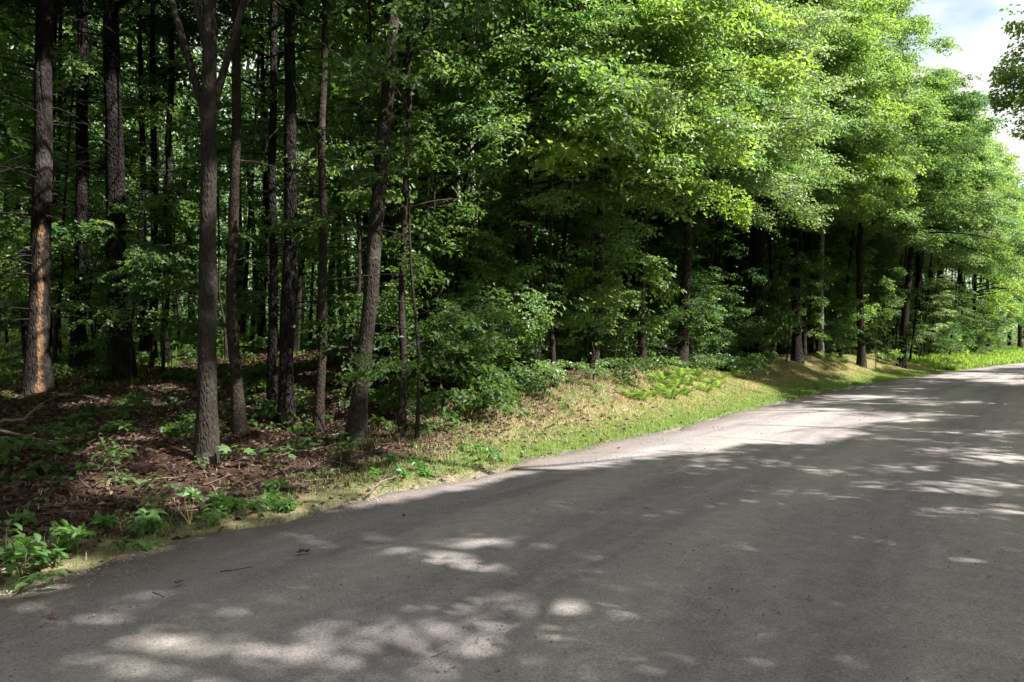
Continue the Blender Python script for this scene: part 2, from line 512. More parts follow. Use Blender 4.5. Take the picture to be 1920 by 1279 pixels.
def make_ground():
    X = axis(-420, -14, 26, 520, 0.17, 40)
    Y = axis(-320, 3, 44, 620, 0.17, 50)
    gx, gy = np.meshgrid(X, Y)
    x, y = gx.ravel(), gy.ravel()
    z = ground_z(x, y)
    s, t = st(x, y)
    nx, ny = len(X), len(Y)
    i = np.arange(ny - 1)[:, None] * nx; k = np.arange(nx - 1)[None, :]
    q = np.stack([i + k, i + k + 1, i + nx + k + 1, i + nx + k], -1).reshape(-1, 4)
    side = np.where(s > -ROAD_W / 2, s, -(s + ROAD_W))
    mb = MB(); mb.add(np.stack([x, y, z], -1), None, q, np.clip(side * (1 + 2.4 * smooth(3, -4, t)) * (1 + 0.12 * smooth(1, 4, t) - 0.40 * smooth(7.5, 12, t)), -1, 60))
    m, n, l = new_mat('forest_floor')
    out = n.new('ShaderNodeOutputMaterial')
    tc = n.new('ShaderNodeTexCoord'); P = tc.outputs['Object']
    at_ = n.new('ShaderNodeAttribute'); at_.attribute_name = 'side'; sd = at_.outputs['Fac']
    big = noise(n, l, P, 0.9, 6, 0.6); mid = noise(n, l, P, 5, 6, 0.65); fine = noise(n, l, P, 38, 6, 0.7)
    litter = mixc(n, l, ramp(n, l, fine, 0.3, 0.72), (0.016, 0.010, 0.008), (0.085, 0.052, 0.041))
    litter = mixc(n, l, ramp(n, l, mid, 0.5, 0.75), litter, (0.05, 0.038, 0.024))
    straw = mixc(n, l, ramp(n, l, fine, 0.28, 0.72), (0.17, 0.13, 0.08), (0.46, 0.375, 0.25))
    straw = mixc(n, l, ramp(n, l, mid, 0.34, 0.6), straw, (0.15, 0.155, 0.075))
    grav = mixc(n, l, ramp(n, l, fine, 0.3, 0.7), (0.17, 0.15, 0.13), (0.36, 0.33, 0.295))
    def edge(lo, hi, wob):
        a = n.new('ShaderNodeMath'); a.operation = 'MULTIPLY_ADD'
        l.new(big, a.inputs[0]); a.inputs[1].default_value = wob; l.new(sd, a.inputs[2])
        return ramp(n, l, a.outputs[0], lo + wob * .5, hi + wob * .5)
    c = mixc(n, l, edge(0.15, 0.55, 0.8), grav, straw)
    sx = n.new('ShaderNodeSeparateXYZ'); l.new(P, sx.inputs[0])
    c = mixc(n, l, edge(1.9, 3.3, 2.4), c, litter)
    moss = mixc(n, l, ramp(n, l, mid, 0.4, 0.6), (0.03, 0.045, 0.014), (0.07, 0.10, 0.025))
    c = mixc(n, l, edge(10, 16, 8), c, moss)
    bs = n.new('ShaderNodeBsdfPrincipled'); bs.inputs['Roughness'].default_value = 0.95; bs.inputs['Specular IOR Level'].default_value = 0.1
    l.new(c, bs.inputs['Base Color'])
    bp = n.new('ShaderNodeBump'); bp.inputs['Strength'].default_value = 0.8; bp.inputs['Distance'].default_value = 0.04
    l.new(fine, bp.inputs['Height']); l.new(bp.outputs[0], bs.inputs['Normal'])
    l.new(bs.outputs[0], out.inputs['Surface'])
    o = mb.build('ground', m, smooth_=True, attr_name='side')
    tag(o, 'forest floor and grassy roadside verge rising from the gravel road', 'ground', kind='structure')


def make_road():
    tt = np.concatenate([np.arange(-150, -12, 2.0), np.arange(-12, 45, 0.16), np.arange(45, 420, 2.0)])
    nS = 40
    r = np.random.default_rng(5)
    wob = np.interp(tt, np.arange(-160, 430, 0.35), r.standard_normal(1686) * 0.075) + 0.10 * np.sin(tt * 0.9) + 0.06 * np.sin(tt * 2.3 + 1)
    mb = MB()
    u = np.linspace(0, 1, nS)
    SS = (0.32 + wob[:, None]) * (1 - u) + (-ROAD_W - 0.3) * u
    TT = np.repeat(tt[:, None], nS, 1)
    x, y = xy(SS.ravel(), TT.ravel())
    z = road_z(SS.ravel())
    z = z + 0.006 * np.sin(x * 3.1 + y * 1.3) + 0.005 * np.sin(y * 4.3 - x * 2)
    e = np.zeros((len(tt), nS)); e[:, 0] = -0.13; e[:, -1] = -0.13; e[:, 1] = -0.005
    z = z + e.ravel()
    i = np.arange(len(tt) - 1)[:, None] * nS; k = np.arange(nS - 1)[None, :]
    q = np.stack([i + k, i + nS + k, i + nS + k + 1, i + k + 1], -1).reshape(-1, 4)
    q = q[:, ::-1]
    mb.add(np.stack([x, y, z], -1), None, q, SS.ravel())
    m, n, l = new_mat('gravel_road')
    out = n.new('ShaderNodeOutputMaterial')
    tc = n.new('ShaderNodeTexCoord'); P = tc.outputs['Object']
    at_ = n.new('ShaderNodeAttribute'); at_.attribute_name = 'side'; sd = at_.outputs['Fac']
    cb = n.new('ShaderNodeCombineXYZ')
    sx = n.new('ShaderNodeSeparateXYZ'); l.new(P, sx.inputs[0])
    l.new(sd, cb.inputs[0])
    dt = n.new('ShaderNodeVectorMath'); dt.operation = 'DOT_PRODUCT'; dt.inputs[1].default_value = (0.56 * .06, 0.83 * .06, 0)
    l.new(P, dt.inputs[0]); l.new(dt.outputs['Value'], cb.inputs[1])
    streak = noise(n, l, cb.outputs[0], 2.6, 5, 0.6)
    big = noise(n, l, P, 0.7, 5, 0.6); mid = noise(n, l, P, 7, 6, 0.7); fine = noise(n, l, P, 70, 5, 0.85)
    vo = n.new('ShaderNodeTexVoronoi'); vo.inputs['Scale'].default_value = 85; l.new(P, vo.inputs['Vector'])
    c = mixc(n, l, ramp(n, l, streak, 0.34, 0.66), (0.226, 0.212, 0.222), (0.345, 0.327, 0.336))
    c = mixc(n, l, ramp(n, l, big, 0.45, 0.7), c, (0.285, 0.266, 0.266))
    wv = n.new('ShaderNodeMath'); wv.operation = 'MULTIPLY_ADD'; l.new(sd, wv.inputs[0]); wv.inputs[1].default_value = 3.4; wv.inputs[2].default_value = 0.6
    sn = n.new('ShaderNodeMath'); sn.operation = 'SINE'; l.new(wv.outputs[0], sn.inputs[0])
    wl_ = n.new('ShaderNodeMath'); wl_.operation = 'MULTIPLY_ADD'; l.new(big, wl_.inputs[0]); wl_.inputs[1].default_value = 2.4; l.new(sn.outputs[0], wl_.inputs[2])
    c = mixc(n, l, ramp(n, l, wl_.outputs[0], 1.0, 2.6), c, (0.375, 0.36, 0.345))
    ed = n.new('ShaderNodeMath'); ed.operation = 'MULTIPLY_ADD'; l.new(mid, ed.inputs[0]); ed.inputs[1].default_value = 1.5; l.new(sd, ed.inputs[2])
    c = mixc(n, l, ramp(n, l, ed.outputs[0], 0.15, 1.05), c, (0.15, 0.12, 0.10))
    fin = n.new('ShaderNodeMix'); fin.data_type = 'RGBA'; fin.blend_type = 'MULTIPLY'; fin.inputs[0].default_value = 0.75
    l.new(c, fin.inputs[6])
    sp = mixc(n, l, ramp(n, l, fine, 0.32, 0.68), (0.22, 0.20, 0.19), (1.6, 1.58, 1.55)); l.new(sp, fin.inputs[7])
    cs = n.new('ShaderNodeMix'); cs.data_type = 'RGBA'; cs.blend_type = 'MULTIPLY'; cs.inputs[0].default_value = 0.7
    l.new(fin.outputs[2], cs.inputs[6])
    l.new(mixc(n, l, ramp(n, l, mid, 0.3, 0.7), (0.68, 0.66, 0.65), (1.14, 1.12, 1.10)), cs.inputs[7])
    bs = n.new('ShaderNodeBsdfPrincipled'); bs.inputs['Roughness'].default_value = 0.9; bs.inputs['Specular IOR Level'].default_value = 0.2
    l.new(cs.outputs[2], bs.inputs['Base Color'])
    ad = n.new('ShaderNodeMath'); ad.operation = 'MULTIPLY_ADD'; l.new(mid, ad.inputs[0]); ad.inputs[1].default_value = 1.2; l.new(fine, ad.inputs[2])
    ad2 = n.new('ShaderNodeMath'); ad2.operation = 'MULTIPLY_ADD'; l.new(vo.outputs['Distance'], ad2.inputs[0]); ad2.inputs[1].default_value = -0.8; l.new(ad.outputs[0], ad2.inputs[2])
    bp = n.new('ShaderNodeBump'); bp.inputs['Strength'].default_value = 0.55; bp.inputs['Distance'].default_value = 0.012
    l.new(ad2.outputs[0], bp.inputs['Height']); l.new(bp.outputs[0], bs.inputs['Normal'])
    l.new(bs.outputs[0], out.inputs['Surface'])
    o = mb.build('road', m, smooth_=True, attr_name='side')
    tag(o, 'wide grey gravel road curving away to the right along the wood', 'road', kind='structure')


make_ground()
make_road()


# ------------------------------------------------------------------ leaves
def unit(v):
    return v / (np.linalg.norm(v, axis=-1, keepdims=True) + 1e-9)


def spray_template(r, n_side=6, leaf=0.10, droop=0.18, spacing=0.085):
    """one flat leafy twig, about a metre long, along +x: leaf positions, directions, normals, sizes"""
    P, Dn, N, Z = [], [], [], []
    def twig(o, d, length, depth):
        m = max(2, int(length / spacing))
        for k in range(m):
            u = (k + 0.6) / m
            p = o + d * length * u + np.array([0, 0, -droop * length * u * u])
            sgn = 1 if (k % 2) else -1
            a = sgn * (0.95 + 0.25 * r.standard_normal())
            dd = np.array([d[0] * math.cos(a) - d[1] * math.sin(a), d[0] * math.sin(a) + d[1] * math.cos(a), -0.32 + 0.3 * r.standard_normal()])
            nn = np.array([0.45 * r.standard_normal(), 0.45 * r.standard_normal(), 1.0])
            P.append(p + r.standard_normal(3) * 0.012); Dn.append(dd); N.append(nn); Z.append(leaf * (0.65 + 0.6 * r.random()))
    main = np.array([1.0, 0, 0])
    twig(np.zeros(3), main, 1.0, 0)
    for k in range(n_side):
        u = 0.12 + 0.75 * k / n_side
        sgn = 1 if k % 2 else -1
        a = sgn * (0.75 + 0.2 * r.standard_normal())
        twig(np.array([u, 0, -droop * u * u + 0.03 * r.standard_normal()]), np.array([math.cos(a), math.sin(a), 0.08 * r.standard_normal()]), (0.62 - 0.42 * u) * (0.8 + 0.4 * r.random()), 1)
    P, Dn, N, Z = map(np.array, (P, Dn, N, Z))
    Dn = unit(Dn)
    N = unit(N - (N * Dn).sum(1, keepdims=True) * Dn)
    return P, Dn, N, Z


_r = np.random.default_rng(3)
SPRAYS = {
    'fine': [spray_template(_r, 6, 0.100) for _ in range(5)],
    'wide': [spray_template(_r, 6, 0.125, 0.22, 0.10) for _ in range(5)],
    'coarse': [spray_template(_r, 4, 0.20, 0.2, 0.15) for _ in range(4)],
    'needle': [spray_template(_r, 6, 0.16, 0.3, 0.05) for _ in range(4)],
}
ASPECT = {'fine': 0.58, 'wide': 0.72, 'coarse': 0.66, 'needle': 0.14}


def leaf_mesh(mb, P, Dn, N, Z, aspect, r, tint=None, fold=0.12):
    n = len(P)
    if n == 0:
        return
    side = np.cross(N, Dn)
    Z = Z[:, None]
    w = Z * aspect * 0.5
    v = np.empty((n, 4, 3))
    v[:, 0] = P
    v[:, 1] = P + Dn * Z * 0.45 + side * w + N * Z * fold
    v[:, 2] = P + Dn * Z - N * Z * 0.12
    v[:, 3] = P + Dn * Z * 0.45 - side * w + N * Z * fold
    b = np.arange(n)[:, None] * 4
    tr = np.concatenate([b + np.array([[0, 3, 2]]), b + np.array([[0, 2, 1]])])
    tt = r.random(n) if tint is None else tint
    mb.add(v.reshape(-1, 3), tr, None, np.repeat(tt, 4))


def stamp(mb, O, az, pitch, roll, sc, kind, r, cull=True, extra=None, tint_bias=0.0, jitter=0.38):
    """leafy twigs at points O"""
    O = np.asarray(O, float)
    n = len(O)
    if n == 0:
        return
    ca, sa, cp, sp, cr, sr = np.cos(az), np.sin(az), np.cos(pitch), np.sin(pitch), np.cos(roll), np.sin(roll)
    ex = np.stack([ca * cp, sa * cp, sp], -1)
    ey0 = np.stack([-sa, ca, np.zeros(n)], -1)
    ez0 = np.cross(ex, ey0)
    ey = ey0 * cr[:, None] + ez0 * sr[:, None]
    ez = np.cross(ex, ey)
    R = np.stack([ex, ey, ez], -1)
    T = SPRAYS[kind]
    which = r.integers(0, len(T), n)
    for k, (lp, ld, ln, lz) in enumerate(T):
        m = which == k
        if not m.any():
            continue
        P = np.einsum('nij,lj->nli', R[m], lp) * sc[m][:, None, None] + O[m][:, None, :]
        D = np.einsum('nij,lj->nli', R[m], ld)
        N = np.einsum('nij,lj->nli', R[m], ln)
        Z = np.repeat(lz[None, :], m.sum(), 0) * (0.75 + 0.25 * sc[m])[:, None]
        tb = np.repeat((r.random(m.sum()) * 0.5)[:, None], len(lp), 1)
        P, D, N, Z, tb = P.reshape(-1, 3), D.reshape(-1, 3), N.reshape(-1, 3), Z.ravel(), tb.ravel()
        D = unit(D + jitter * r.standard_normal(D.shape))
        N = N + jitter * r.standard_normal(N.shape)
        N = unit(N - (N * D).sum(1, keepdims=True) * D)
        keep = np.ones(len(P), bool)
        if cull: keep &= keep_leaf(P)
        if extra is not None: keep &= extra(P)
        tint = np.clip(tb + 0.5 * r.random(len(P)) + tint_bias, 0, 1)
        leaf_mesh(mb, P[keep], D[keep], N[keep], Z[keep], ASPECT[kind], r, tint[keep])


# ------------------------------------------------------------------ trees
def trunk_path(base, top, n, r, wob=0.06, bend=0.0):
    u = np.linspace(0, 1, n)[:, None]
    p = base + (top - base) * u
    wv = np.cumsum(r.standard_normal((n, 2)) * wob / math.sqrt(n), 0)
    wv -= u * wv[-1]
    p[:, :2] += wv * 1.0
    p[:, 0] += bend * np.sin(u[:, 0] * math.pi)
    return p


def trunk_mesh(mb, path, r0, r1, r, sides=12, flare=0.45, attr=None, sink=0.25):
    L = np.linalg.norm(path - path[0], axis=1)
    rad = r0 + (r1 - r0) * (L / L[-1])
    rad = rad * (1 + flare * np.exp(-L / 0.22))
    path = np.vstack([path[0] - (path[1] - path[0]) / np.linalg.norm(path[1] - path[0]) * sink, path])
    rad = np.concatenate([[rad[0] * 1.25], rad])
    mb.tube(path, rad, sides, 0.045, r, attr)


def grow(name, base, top, r0, H, h0, R, kind, bark, leafm, seed, nb=34, dens=5.0, label=None, cat='tree', group=None, n_dead=0, dead_to=6.0,
         trunk_n=22, lean_side=None, forks=(), elev=0.35, droop=0.3, spray=1.0, extra=None, cull=True, tint_bias=0.0, wob=0.12, sides=10, r_top=None, attr_fn=None,
         prof='round', fork_dense=None, bend=0.0, twigs=True, clip=None):
    r = np.random.default_rng(seed)
    base = np.asarray(base, float)
    dirv = np.asarray(top, float) - base
    dirv = dirv / dirv[2]
    top_p = base + dirv * H
    path = trunk_path(base, top_p, trunk_n, r, wob, bend)
    root = empty(name, base)
    tag(root, label, cat, group)
    wood = MB()
    trunk_mesh(wood, path, r0, r_top if r_top is not None else max(0.015, r0 * 0.22), r, sides)
    def at_h(h):
        u = np.clip(h / H, 0, 1) * (trunk_n - 1)
        i = np.clip(u.astype(int), 0, trunk_n - 2); f = (u - i)[:, None]
        return path[i] * (1 - f) + path[i + 1] * f
    O, AZ, PI_, RO, SC = [], [], [], [], []
    # limbs given for the thing: (start height, azimuth, length, rise, radius)
    limbs = []
    for (h, az, L, rise, rad) in forks:
        limbs.append((h, az, L, rise, 0.0, rad, True))
    u = (np.arange(nb) + r.random(nb) * 0.8) / max(1, nb)
    hs = h0 + (H - h0) * u
    az0 = r.random() * 6.28
    for k in range(nb):
        uu = u[k]
        if prof == 'round':
            L = R * (max(0.06, math.sin(math.pi * min(1, 0.16 + 0.80 * uu)))**0.75)
        elif prof == 'cone':
            L = R * (1.02 - 0.9 * uu)
        elif prof == 'edge':
            L = R * (1.05 - 0.55 * uu) * math.sqrt(1 - 0.75 * uu**6)
        else:
            L = R * (0.75 + 0.25 * math.sin(3 * uu)) * (1 - 0.5 * uu**4)
        L *= 0.65 + 0.55 * r.random()
        az = az0 + k * 2.399 + 0.5 * r.standard_normal()
        if lean_side is not None and r.random() < 0.45:
            az = lean_side + 0.8 * r.standard_normal()
        limbs.append((hs[k], az, L, elev * (0.5 + r.random()) + 0.45 * uu**2, droop, max(0.008, min(r0 * 0.4, 0.014 * L)), False))
    st_p = at_h(np.array([q[0] for q in limbs])) if limbs else []
    for (h, az, L, rise, dr, rad, fork), p0 in zip(limbs, st_p):
        m = 6 if not fork else 10
        uu = np.linspace(0, 1, m)
        side = 0.12 * L * np.sin(uu * 2.2 + r.random() * 3) * r.standard_normal()
        pth = np.stack([p0[0] + math.cos(az) * L * uu - math.sin(az) * side, p0[1] + math.sin(az) * L * uu + math.cos(az) * side,
                        p0[2] + L * (rise * uu - dr * uu * uu * 0.8)], -1)
        pth[0] = p0
        if cull and not fork and not keep_leaf(pth[2:]).all():
            if r.random() < 0.85: continue
        wood.tube(pth, np.linspace(rad, 0.004 if not fork else rad * 0.35, m), 5 if not fork else 7, 0.03, r)
        ns = int(L * dens * (0.8 + 0.4 * r.random())) + 1
        if fork: ns = int(ns * (0.5 if fork_dense is None else fork_dense))
        v = r.random(ns)**0.6 * 0.9 + 0.1
        ii = np.clip((v * (m - 1)).astype(int), 0, m - 2); ff = (v * (m - 1) - ii)[:, None]
        pp = pth[ii] * (1 - ff) + pth[ii + 1] * ff
        sg = np.where(r.random(ns) < 0.5, -1, 1)
        a2 = az + sg * (0.35 + 0.75 * r.random(ns)) * (1.15 - v * 0.6)
        off = L * 0.30 * r.random(ns) * (1.1 - v)
        q = pp + np.stack([np.cos(a2) * off, np.sin(a2) * off, -0.05 * off + 0.10 * r.standard_normal(ns)], -1)
        if twigs:
            for j in range(0, ns, 2):
                e = q[j] + np.array([math.cos(a2[j]), math.sin(a2[j]), -0.1]) * 0.6 * spray
                wood.tube(np.array([pp[j], q[j] + [0, 0, 0.01], e]), [0.007, 0.005, 0.002], 3, cap=False)
        O.append(q); AZ.append(a2 + 0.25 * r.standard_normal(ns)); PI_.append(-0.14 + 0.2 * r.standard_normal(ns)); RO.append(0.22 * r.standard_normal(ns))
        SC.append(spray * (0.6 + 0.5 * r.random(ns)))
    # bare dead twigs low on the stem
    for k in range(n_dead):
        h = 1.2 + (dead_to - 1.2) * r.random()
        p0 = at_h(np.array([h]))[0]
        az = r.random() * 6.28
        L = 0.5 + 1.6 * r.random()
        uu = np.linspace(0, 1, 5)
        k1 = -0.25 + 0.3 * r.standard_normal()
        pth = np.stack([p0[0] + np.cos(az + 0.3 * uu) * L * uu, p0[1] + np.sin(az + 0.3 * uu) * L * uu, p0[2] + L * (0.12 * uu + k1 * uu * uu)], -1)
        wood.tube(pth, np.linspace(0.014, 0.003, 5), 4, cap=False)
        for j in range(3):
            b = pth[2 + j % 3]
            a3 = az + r.standard_normal() * 0.9
            wood.tube(np.array([b, b + np.array([math.cos(a3), math.sin(a3), -0.15]) * 0.25 * L, b + np.array([math.cos(a3 + .2), math.sin(a3 + .2), -0.4]) * 0.42 * L]), [0.005, 0.003, 0.0015], 3, cap=False)
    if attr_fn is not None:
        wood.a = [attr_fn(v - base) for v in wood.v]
    wood.build('trunk', bark, root, smooth_=True)
    if O:
        cr = MB()
        O, AZ, PI_, RO, SC = map(np.concatenate, (O, AZ, PI_, RO, SC))
        if clip is not None:
            m = clip(O)
            O, AZ, PI_, RO, SC = O[m], AZ[m], PI_[m], RO[m], SC[m]
        stamp(cr, O, AZ, PI_, RO, SC, kind, r, cull, extra, tint_bias)
        if cr.n:
            cr.build('crown', leafm, root)
    return root


ROOTS = []
ORD = ['first', 'second', 'third', 'fourth', 'fifth', 'sixth', 'seventh', 'eighth', 'ninth', 'tenth', 'eleventh', 'twelfth', 'thirteenth', 'fourteenth', 'fifteenth', 'sixteenth',
       'seventeenth', 'eighteenth', 'nineteenth', 'twentieth', 'twenty first', 'twenty second', 'twenty third', 'twenty fourth', 'twenty fifth', 'twenty sixth', 'twenty seventh', 'twenty eighth', 'twenty ninth', 'thirtieth',
       'thirty first', 'thirty second', 'thirty third', 'thirty fourth', 'thirty fifth', 'thirty sixth']


def px_tree(name, bx, by, tx, ty, wpx, **k):
    """a tree whose foot and lean are those of a photographed trunk"""
    b = at(bx, by)
    D = b[1]
    top = np.array([(tx - 960) / F * D, D + k.pop('back', 0.0), CAM_H - (ty - 639.5) / F * D])
    r0 = wpx / F * D / 2
    o = grow(name, b, top, r0, **k)
    ROOTS.append(o)
    print('TREE', name, bx, 'D=%.1f r=%.2f z=%.2f' % (D, r0, b[2]))
    return o


def st_tree(name, s, t, r0, lean=(0, 0), **k):
    x, y = xy(s, t)
    b = np.array([x[0], y[0], gz(x[0], y[0])])
    o = grow(name, b, b + np.array([lean[0], lean[1], 1.0]), r0, **k)
    ROOTS.append(o)
    return o


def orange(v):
    # orange sunlit bark painted on the side of the stem that faces the road, from the foot to 2.5 m and again higher up
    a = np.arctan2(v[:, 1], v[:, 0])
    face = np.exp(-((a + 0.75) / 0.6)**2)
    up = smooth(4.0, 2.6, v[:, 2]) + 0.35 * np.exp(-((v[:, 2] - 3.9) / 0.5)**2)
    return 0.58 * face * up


L_, B_ = LEAF, BARK
# --- the trunks one can tell apart in the dark wood on the left
px_tree('pine_tree', 68, 738, 78, 0, 40, H=19, h0=7.5, R=3.6, kind='needle', bark=B_['pine_sun_patch'], leafm=L_['pine'], seed=1, nb=57, dens=8.0, n_dead=52, dead_to=7, prof='cone', attr_fn=orange,
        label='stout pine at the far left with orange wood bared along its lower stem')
px_tree('pine_tree', 150, 690, 155, 0, 28, H=19, h0=8, R=3.4, kind='needle', bark=B_['pine'], leafm=L_['pine'], seed=2, nb=52, dens=8.0, n_dead=48, dead_to=8, prof='cone',
        label='straight dark pine standing between the orange stemmed pine and the flared dark pine')
px_tree('pine_tree', 225, 706, 211, 0, 40, H=20, h0=8, R=3.8, kind='needle', bark=B_['pine'], leafm=L_['pine'], seed=3, nb=57, dens=8.0, n_dead=52, dead_to=8, prof='cone',
        label='thick black-barked pine with a flared foot, third big trunk from the left')
px_tree('pine_tree', 268, 678, 266, 0, 13, H=17, h0=9, R=2.5, kind='needle', bark=B_['pine'], leafm=L_['pine'], seed=4, nb=33, dens=6.9, n_dead=28, dead_to=8, prof='cone',
        label='thin dark pine, left stem of the close pair behind the flared dark pine')
px_tree('pine_tree', 287, 680, 281, 0, 15, H=17, h0=9, R=2.5, kind='needle', bark=B_['pine'], leafm=L_['pine'], seed=5, nb=33, dens=6.9, n_dead=28, dead_to=8, prof='cone',
        label='thin dark pine, right stem of the close pair behind the flared dark pine')
px_tree('pine_tree', 309, 682, 319, 0, 15, H=18, h0=9, R=2.7, kind='needle', bark=B_['pine'], leafm=L_['pine'], seed=6, nb=33, dens=6.9, n_dead=32, dead_to=8, prof='cone',
        label='slim grey pine with light patches just left of the forked maple')
px_tree('maple_tree', 388, 868, 386, 0, 36, H=14, h0=6.0, R=3.4, kind='wide', bark=B_['maple'], leafm=L_['shaded_maple'], seed=7, nb=39, dens=5.8,
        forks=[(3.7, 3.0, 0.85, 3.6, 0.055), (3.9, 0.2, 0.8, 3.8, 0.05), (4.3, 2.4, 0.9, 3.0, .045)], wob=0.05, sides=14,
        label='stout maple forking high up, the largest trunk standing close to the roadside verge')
px_tree('maple_tree', 456, 812, 440, 0, 22, H=15.5, h0=6.6, R=3.0, kind='wide', bark=B_['young'], leafm=L_['shaded_maple'], seed=8, nb=39, dens=5.8, n_dead=6,
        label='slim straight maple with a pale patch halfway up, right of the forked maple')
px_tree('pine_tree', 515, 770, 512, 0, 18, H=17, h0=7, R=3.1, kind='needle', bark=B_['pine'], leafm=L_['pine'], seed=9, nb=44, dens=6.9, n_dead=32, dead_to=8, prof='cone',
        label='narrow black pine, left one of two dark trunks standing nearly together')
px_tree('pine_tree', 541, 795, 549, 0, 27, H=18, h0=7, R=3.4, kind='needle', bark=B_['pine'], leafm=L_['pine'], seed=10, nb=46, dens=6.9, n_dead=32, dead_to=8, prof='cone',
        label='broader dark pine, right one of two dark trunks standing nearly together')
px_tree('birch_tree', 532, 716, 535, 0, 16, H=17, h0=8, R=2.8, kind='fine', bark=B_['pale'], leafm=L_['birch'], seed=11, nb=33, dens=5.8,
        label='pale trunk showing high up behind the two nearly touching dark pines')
px_tree('maple_tree', 595, 818, 610, 0, 18, H=14.5, h0=5.4, R=3.0, kind='wide', bark=B_['young'], leafm=L_['shaded_maple'], seed=12, nb=41, dens=5.8, n_dead=5,
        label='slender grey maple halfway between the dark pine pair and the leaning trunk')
px_tree('maple_tree', 662, 828, 745, 0, 31, H=15, h0=6.8, R=3.4, kind='wide', bark=B_['maple'], leafm=L_['shaded_maple'], seed=13, nb=41, dens=5.8, wob=0.1, sides=14, bend=-0.1,
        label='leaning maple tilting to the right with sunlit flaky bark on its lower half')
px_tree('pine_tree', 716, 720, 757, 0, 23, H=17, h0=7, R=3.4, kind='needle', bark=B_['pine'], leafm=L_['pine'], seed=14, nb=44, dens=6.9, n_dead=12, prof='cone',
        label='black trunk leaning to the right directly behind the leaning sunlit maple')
px_tree('maple_tree', 757, 802, 778, 0, 14, H=12, h0=4.4, R=2.8, kind='wide', bark=B_['young'], leafm=L_['shaded_maple'], seed=15, nb=33, dens=5.8, bend=-0.05,
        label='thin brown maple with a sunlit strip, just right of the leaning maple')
px_tree('maple_tree', 788, 720, 852, 60, 18, H=14, h0=6.0, R=3.7, kind='wide', bark=B_['young'], leafm=L_['shaded_maple'], seed=16, nb=39, dens=4.6, bend=-0.5,
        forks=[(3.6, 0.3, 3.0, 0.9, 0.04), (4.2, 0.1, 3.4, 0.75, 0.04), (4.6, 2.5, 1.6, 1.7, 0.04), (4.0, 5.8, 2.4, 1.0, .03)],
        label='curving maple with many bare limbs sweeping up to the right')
px_tree('birch_tree', 893, 690, 891, 0, 13, H=18, h0=10, R=2.8, kind='fine', bark=B_['pale'], leafm=L_['birch'], seed=17, nb=28, dens=5.8,
        label='pale straight birch trunk catching sun deep behind the curving maple')
px_tree('birch_tree', 858, 690, 855, 0, 9, H=18, h0=10, R=2.5, kind='fine', bark=B_['pale'], leafm=L_['birch'], seed=18, nb=26, dens=5.8,
        label='thinnest pale birch trunk, left neighbour of the straight sunlit birch')

# --- trees along the sunny edge of the wood, their crowns making the wall of leaves
px_tree('beech_tree', 1038, 728, 1030, 400, 10, H=9, h0=2.6, R=2.3, kind='fine', bark=B_['young'], leafm=L_['beech'], seed=30, nb=37, dens=6.9, prof='edge', elev=0.1, droop=0.3,
        label='slender beech pole at the left end of the ferny bank with flat layered branches')
px_tree('maple_tree', 985, 715, 985, 300, 16, H=13, h0=4.0, R=3.4, kind='wide', bark=B_['young'], leafm=L_['maple'], seed=31, nb=63, dens=6.9, prof='edge', lean_side=-0.6, elev=0.25, droop=0.45,
        label='dark leaved maple where the shaded wood meets the bright wall of leaves')
px_tree('maple_tree', 1110, 700, 1140, 200, 20, H=14, h0=3.9, R=3.8, kind='wide', bark=B_['maple'], leafm=L_['yellow_maple'], seed=32, nb=81, dens=7.5, prof='edge', lean_side=-0.6, elev=0.25, droop=0.45, tint_bias=0.1,
        label='bright yellow green maple, the palest crown in the wall of leaves')
px_tree('birch_tree', 1200, 695, 1215, 200, 16, H=15, h0=5.0, R=3.2, kind='fine', bark=B_['young'], leafm=L_['beech'], seed=33, nb=69, dens=7.5, prof='edge', lean_side=-0.6, elev=0.25, droop=0.45,
        label='mid green birch between the yellow green maple and the glinting birch')
px_tree('birch_tree', 1275, 690, 1300, 100, 20, H=17, h0=5.0, R=4.2, kind='fine', bark=B_['maple'], leafm=L_['birch'], seed=34, nb=101, dens=8.0, prof='edge', lean_side=-0.6, elev=0.25, droop=0.45,
        label='large birch with grey green glinting leaves above the ferny bank')
px_tree('birch_tree', 1335, 685, 1362, 400, 10, H=12, h0=5.0, R=2.6, kind='fine', bark=B_['young'], leafm=L_['birch'], seed=35, nb=52, dens=6.9, prof='edge', bend=-0.3, lean_side=-0.6, elev=0.25, droop=0.45,
        label='thin bent brown stem rising from the bank left of the big dark trunk')
px_tree('oak_tree', 1414, 672, 1424, 300, 31, H=18, h0=6.2, R=4.4, kind='wide', bark=B_['pine'], leafm=L_['maple'], seed=36, nb=101, dens=7.5, prof='edge', lean_side=-0.6, elev=0.25, droop=0.45,
        label='oak with the thickest dark trunk along the right half of the wood edge')
px_tree('maple_tree', 1494, 680, 1490, 300, 18, H=18, h0=6.2, R=4.0, kind='wide', bark=B_['pine'], leafm=L_['yellow_maple'], seed=37, nb=92, dens=7.5, prof='edge', lean_side=-0.6, elev=0.25, droop=0.45,
        label='light green maple on a straight dark trunk behind the shaded hollow of the bank')
px_tree('birch_tree', 1538, 672, 1545, 300, 10, H=17, h0=6.2, R=3.6, kind='fine', bark=B_['pale'], leafm=L_['birch'], seed=38, nb=78, dens=7.5, prof='edge', lean_side=-0.6, elev=0.25, droop=0.45,
        label='thin pale sunlit trunk standing just left of the sunny ridge of the bank')
px_tree('maple_tree', 1615, 688, 1612, 300, 14, H=18, h0=6.2, R=4.2, kind='wide', bark=B_['young'], leafm=L_['maple'], seed=39, nb=92, dens=6.9, prof='edge', lean_side=-0.6, elev=0.25, droop=0.45,
        label='maple whose trunk has a sunlit right edge, just behind the end of the sunny ridge')
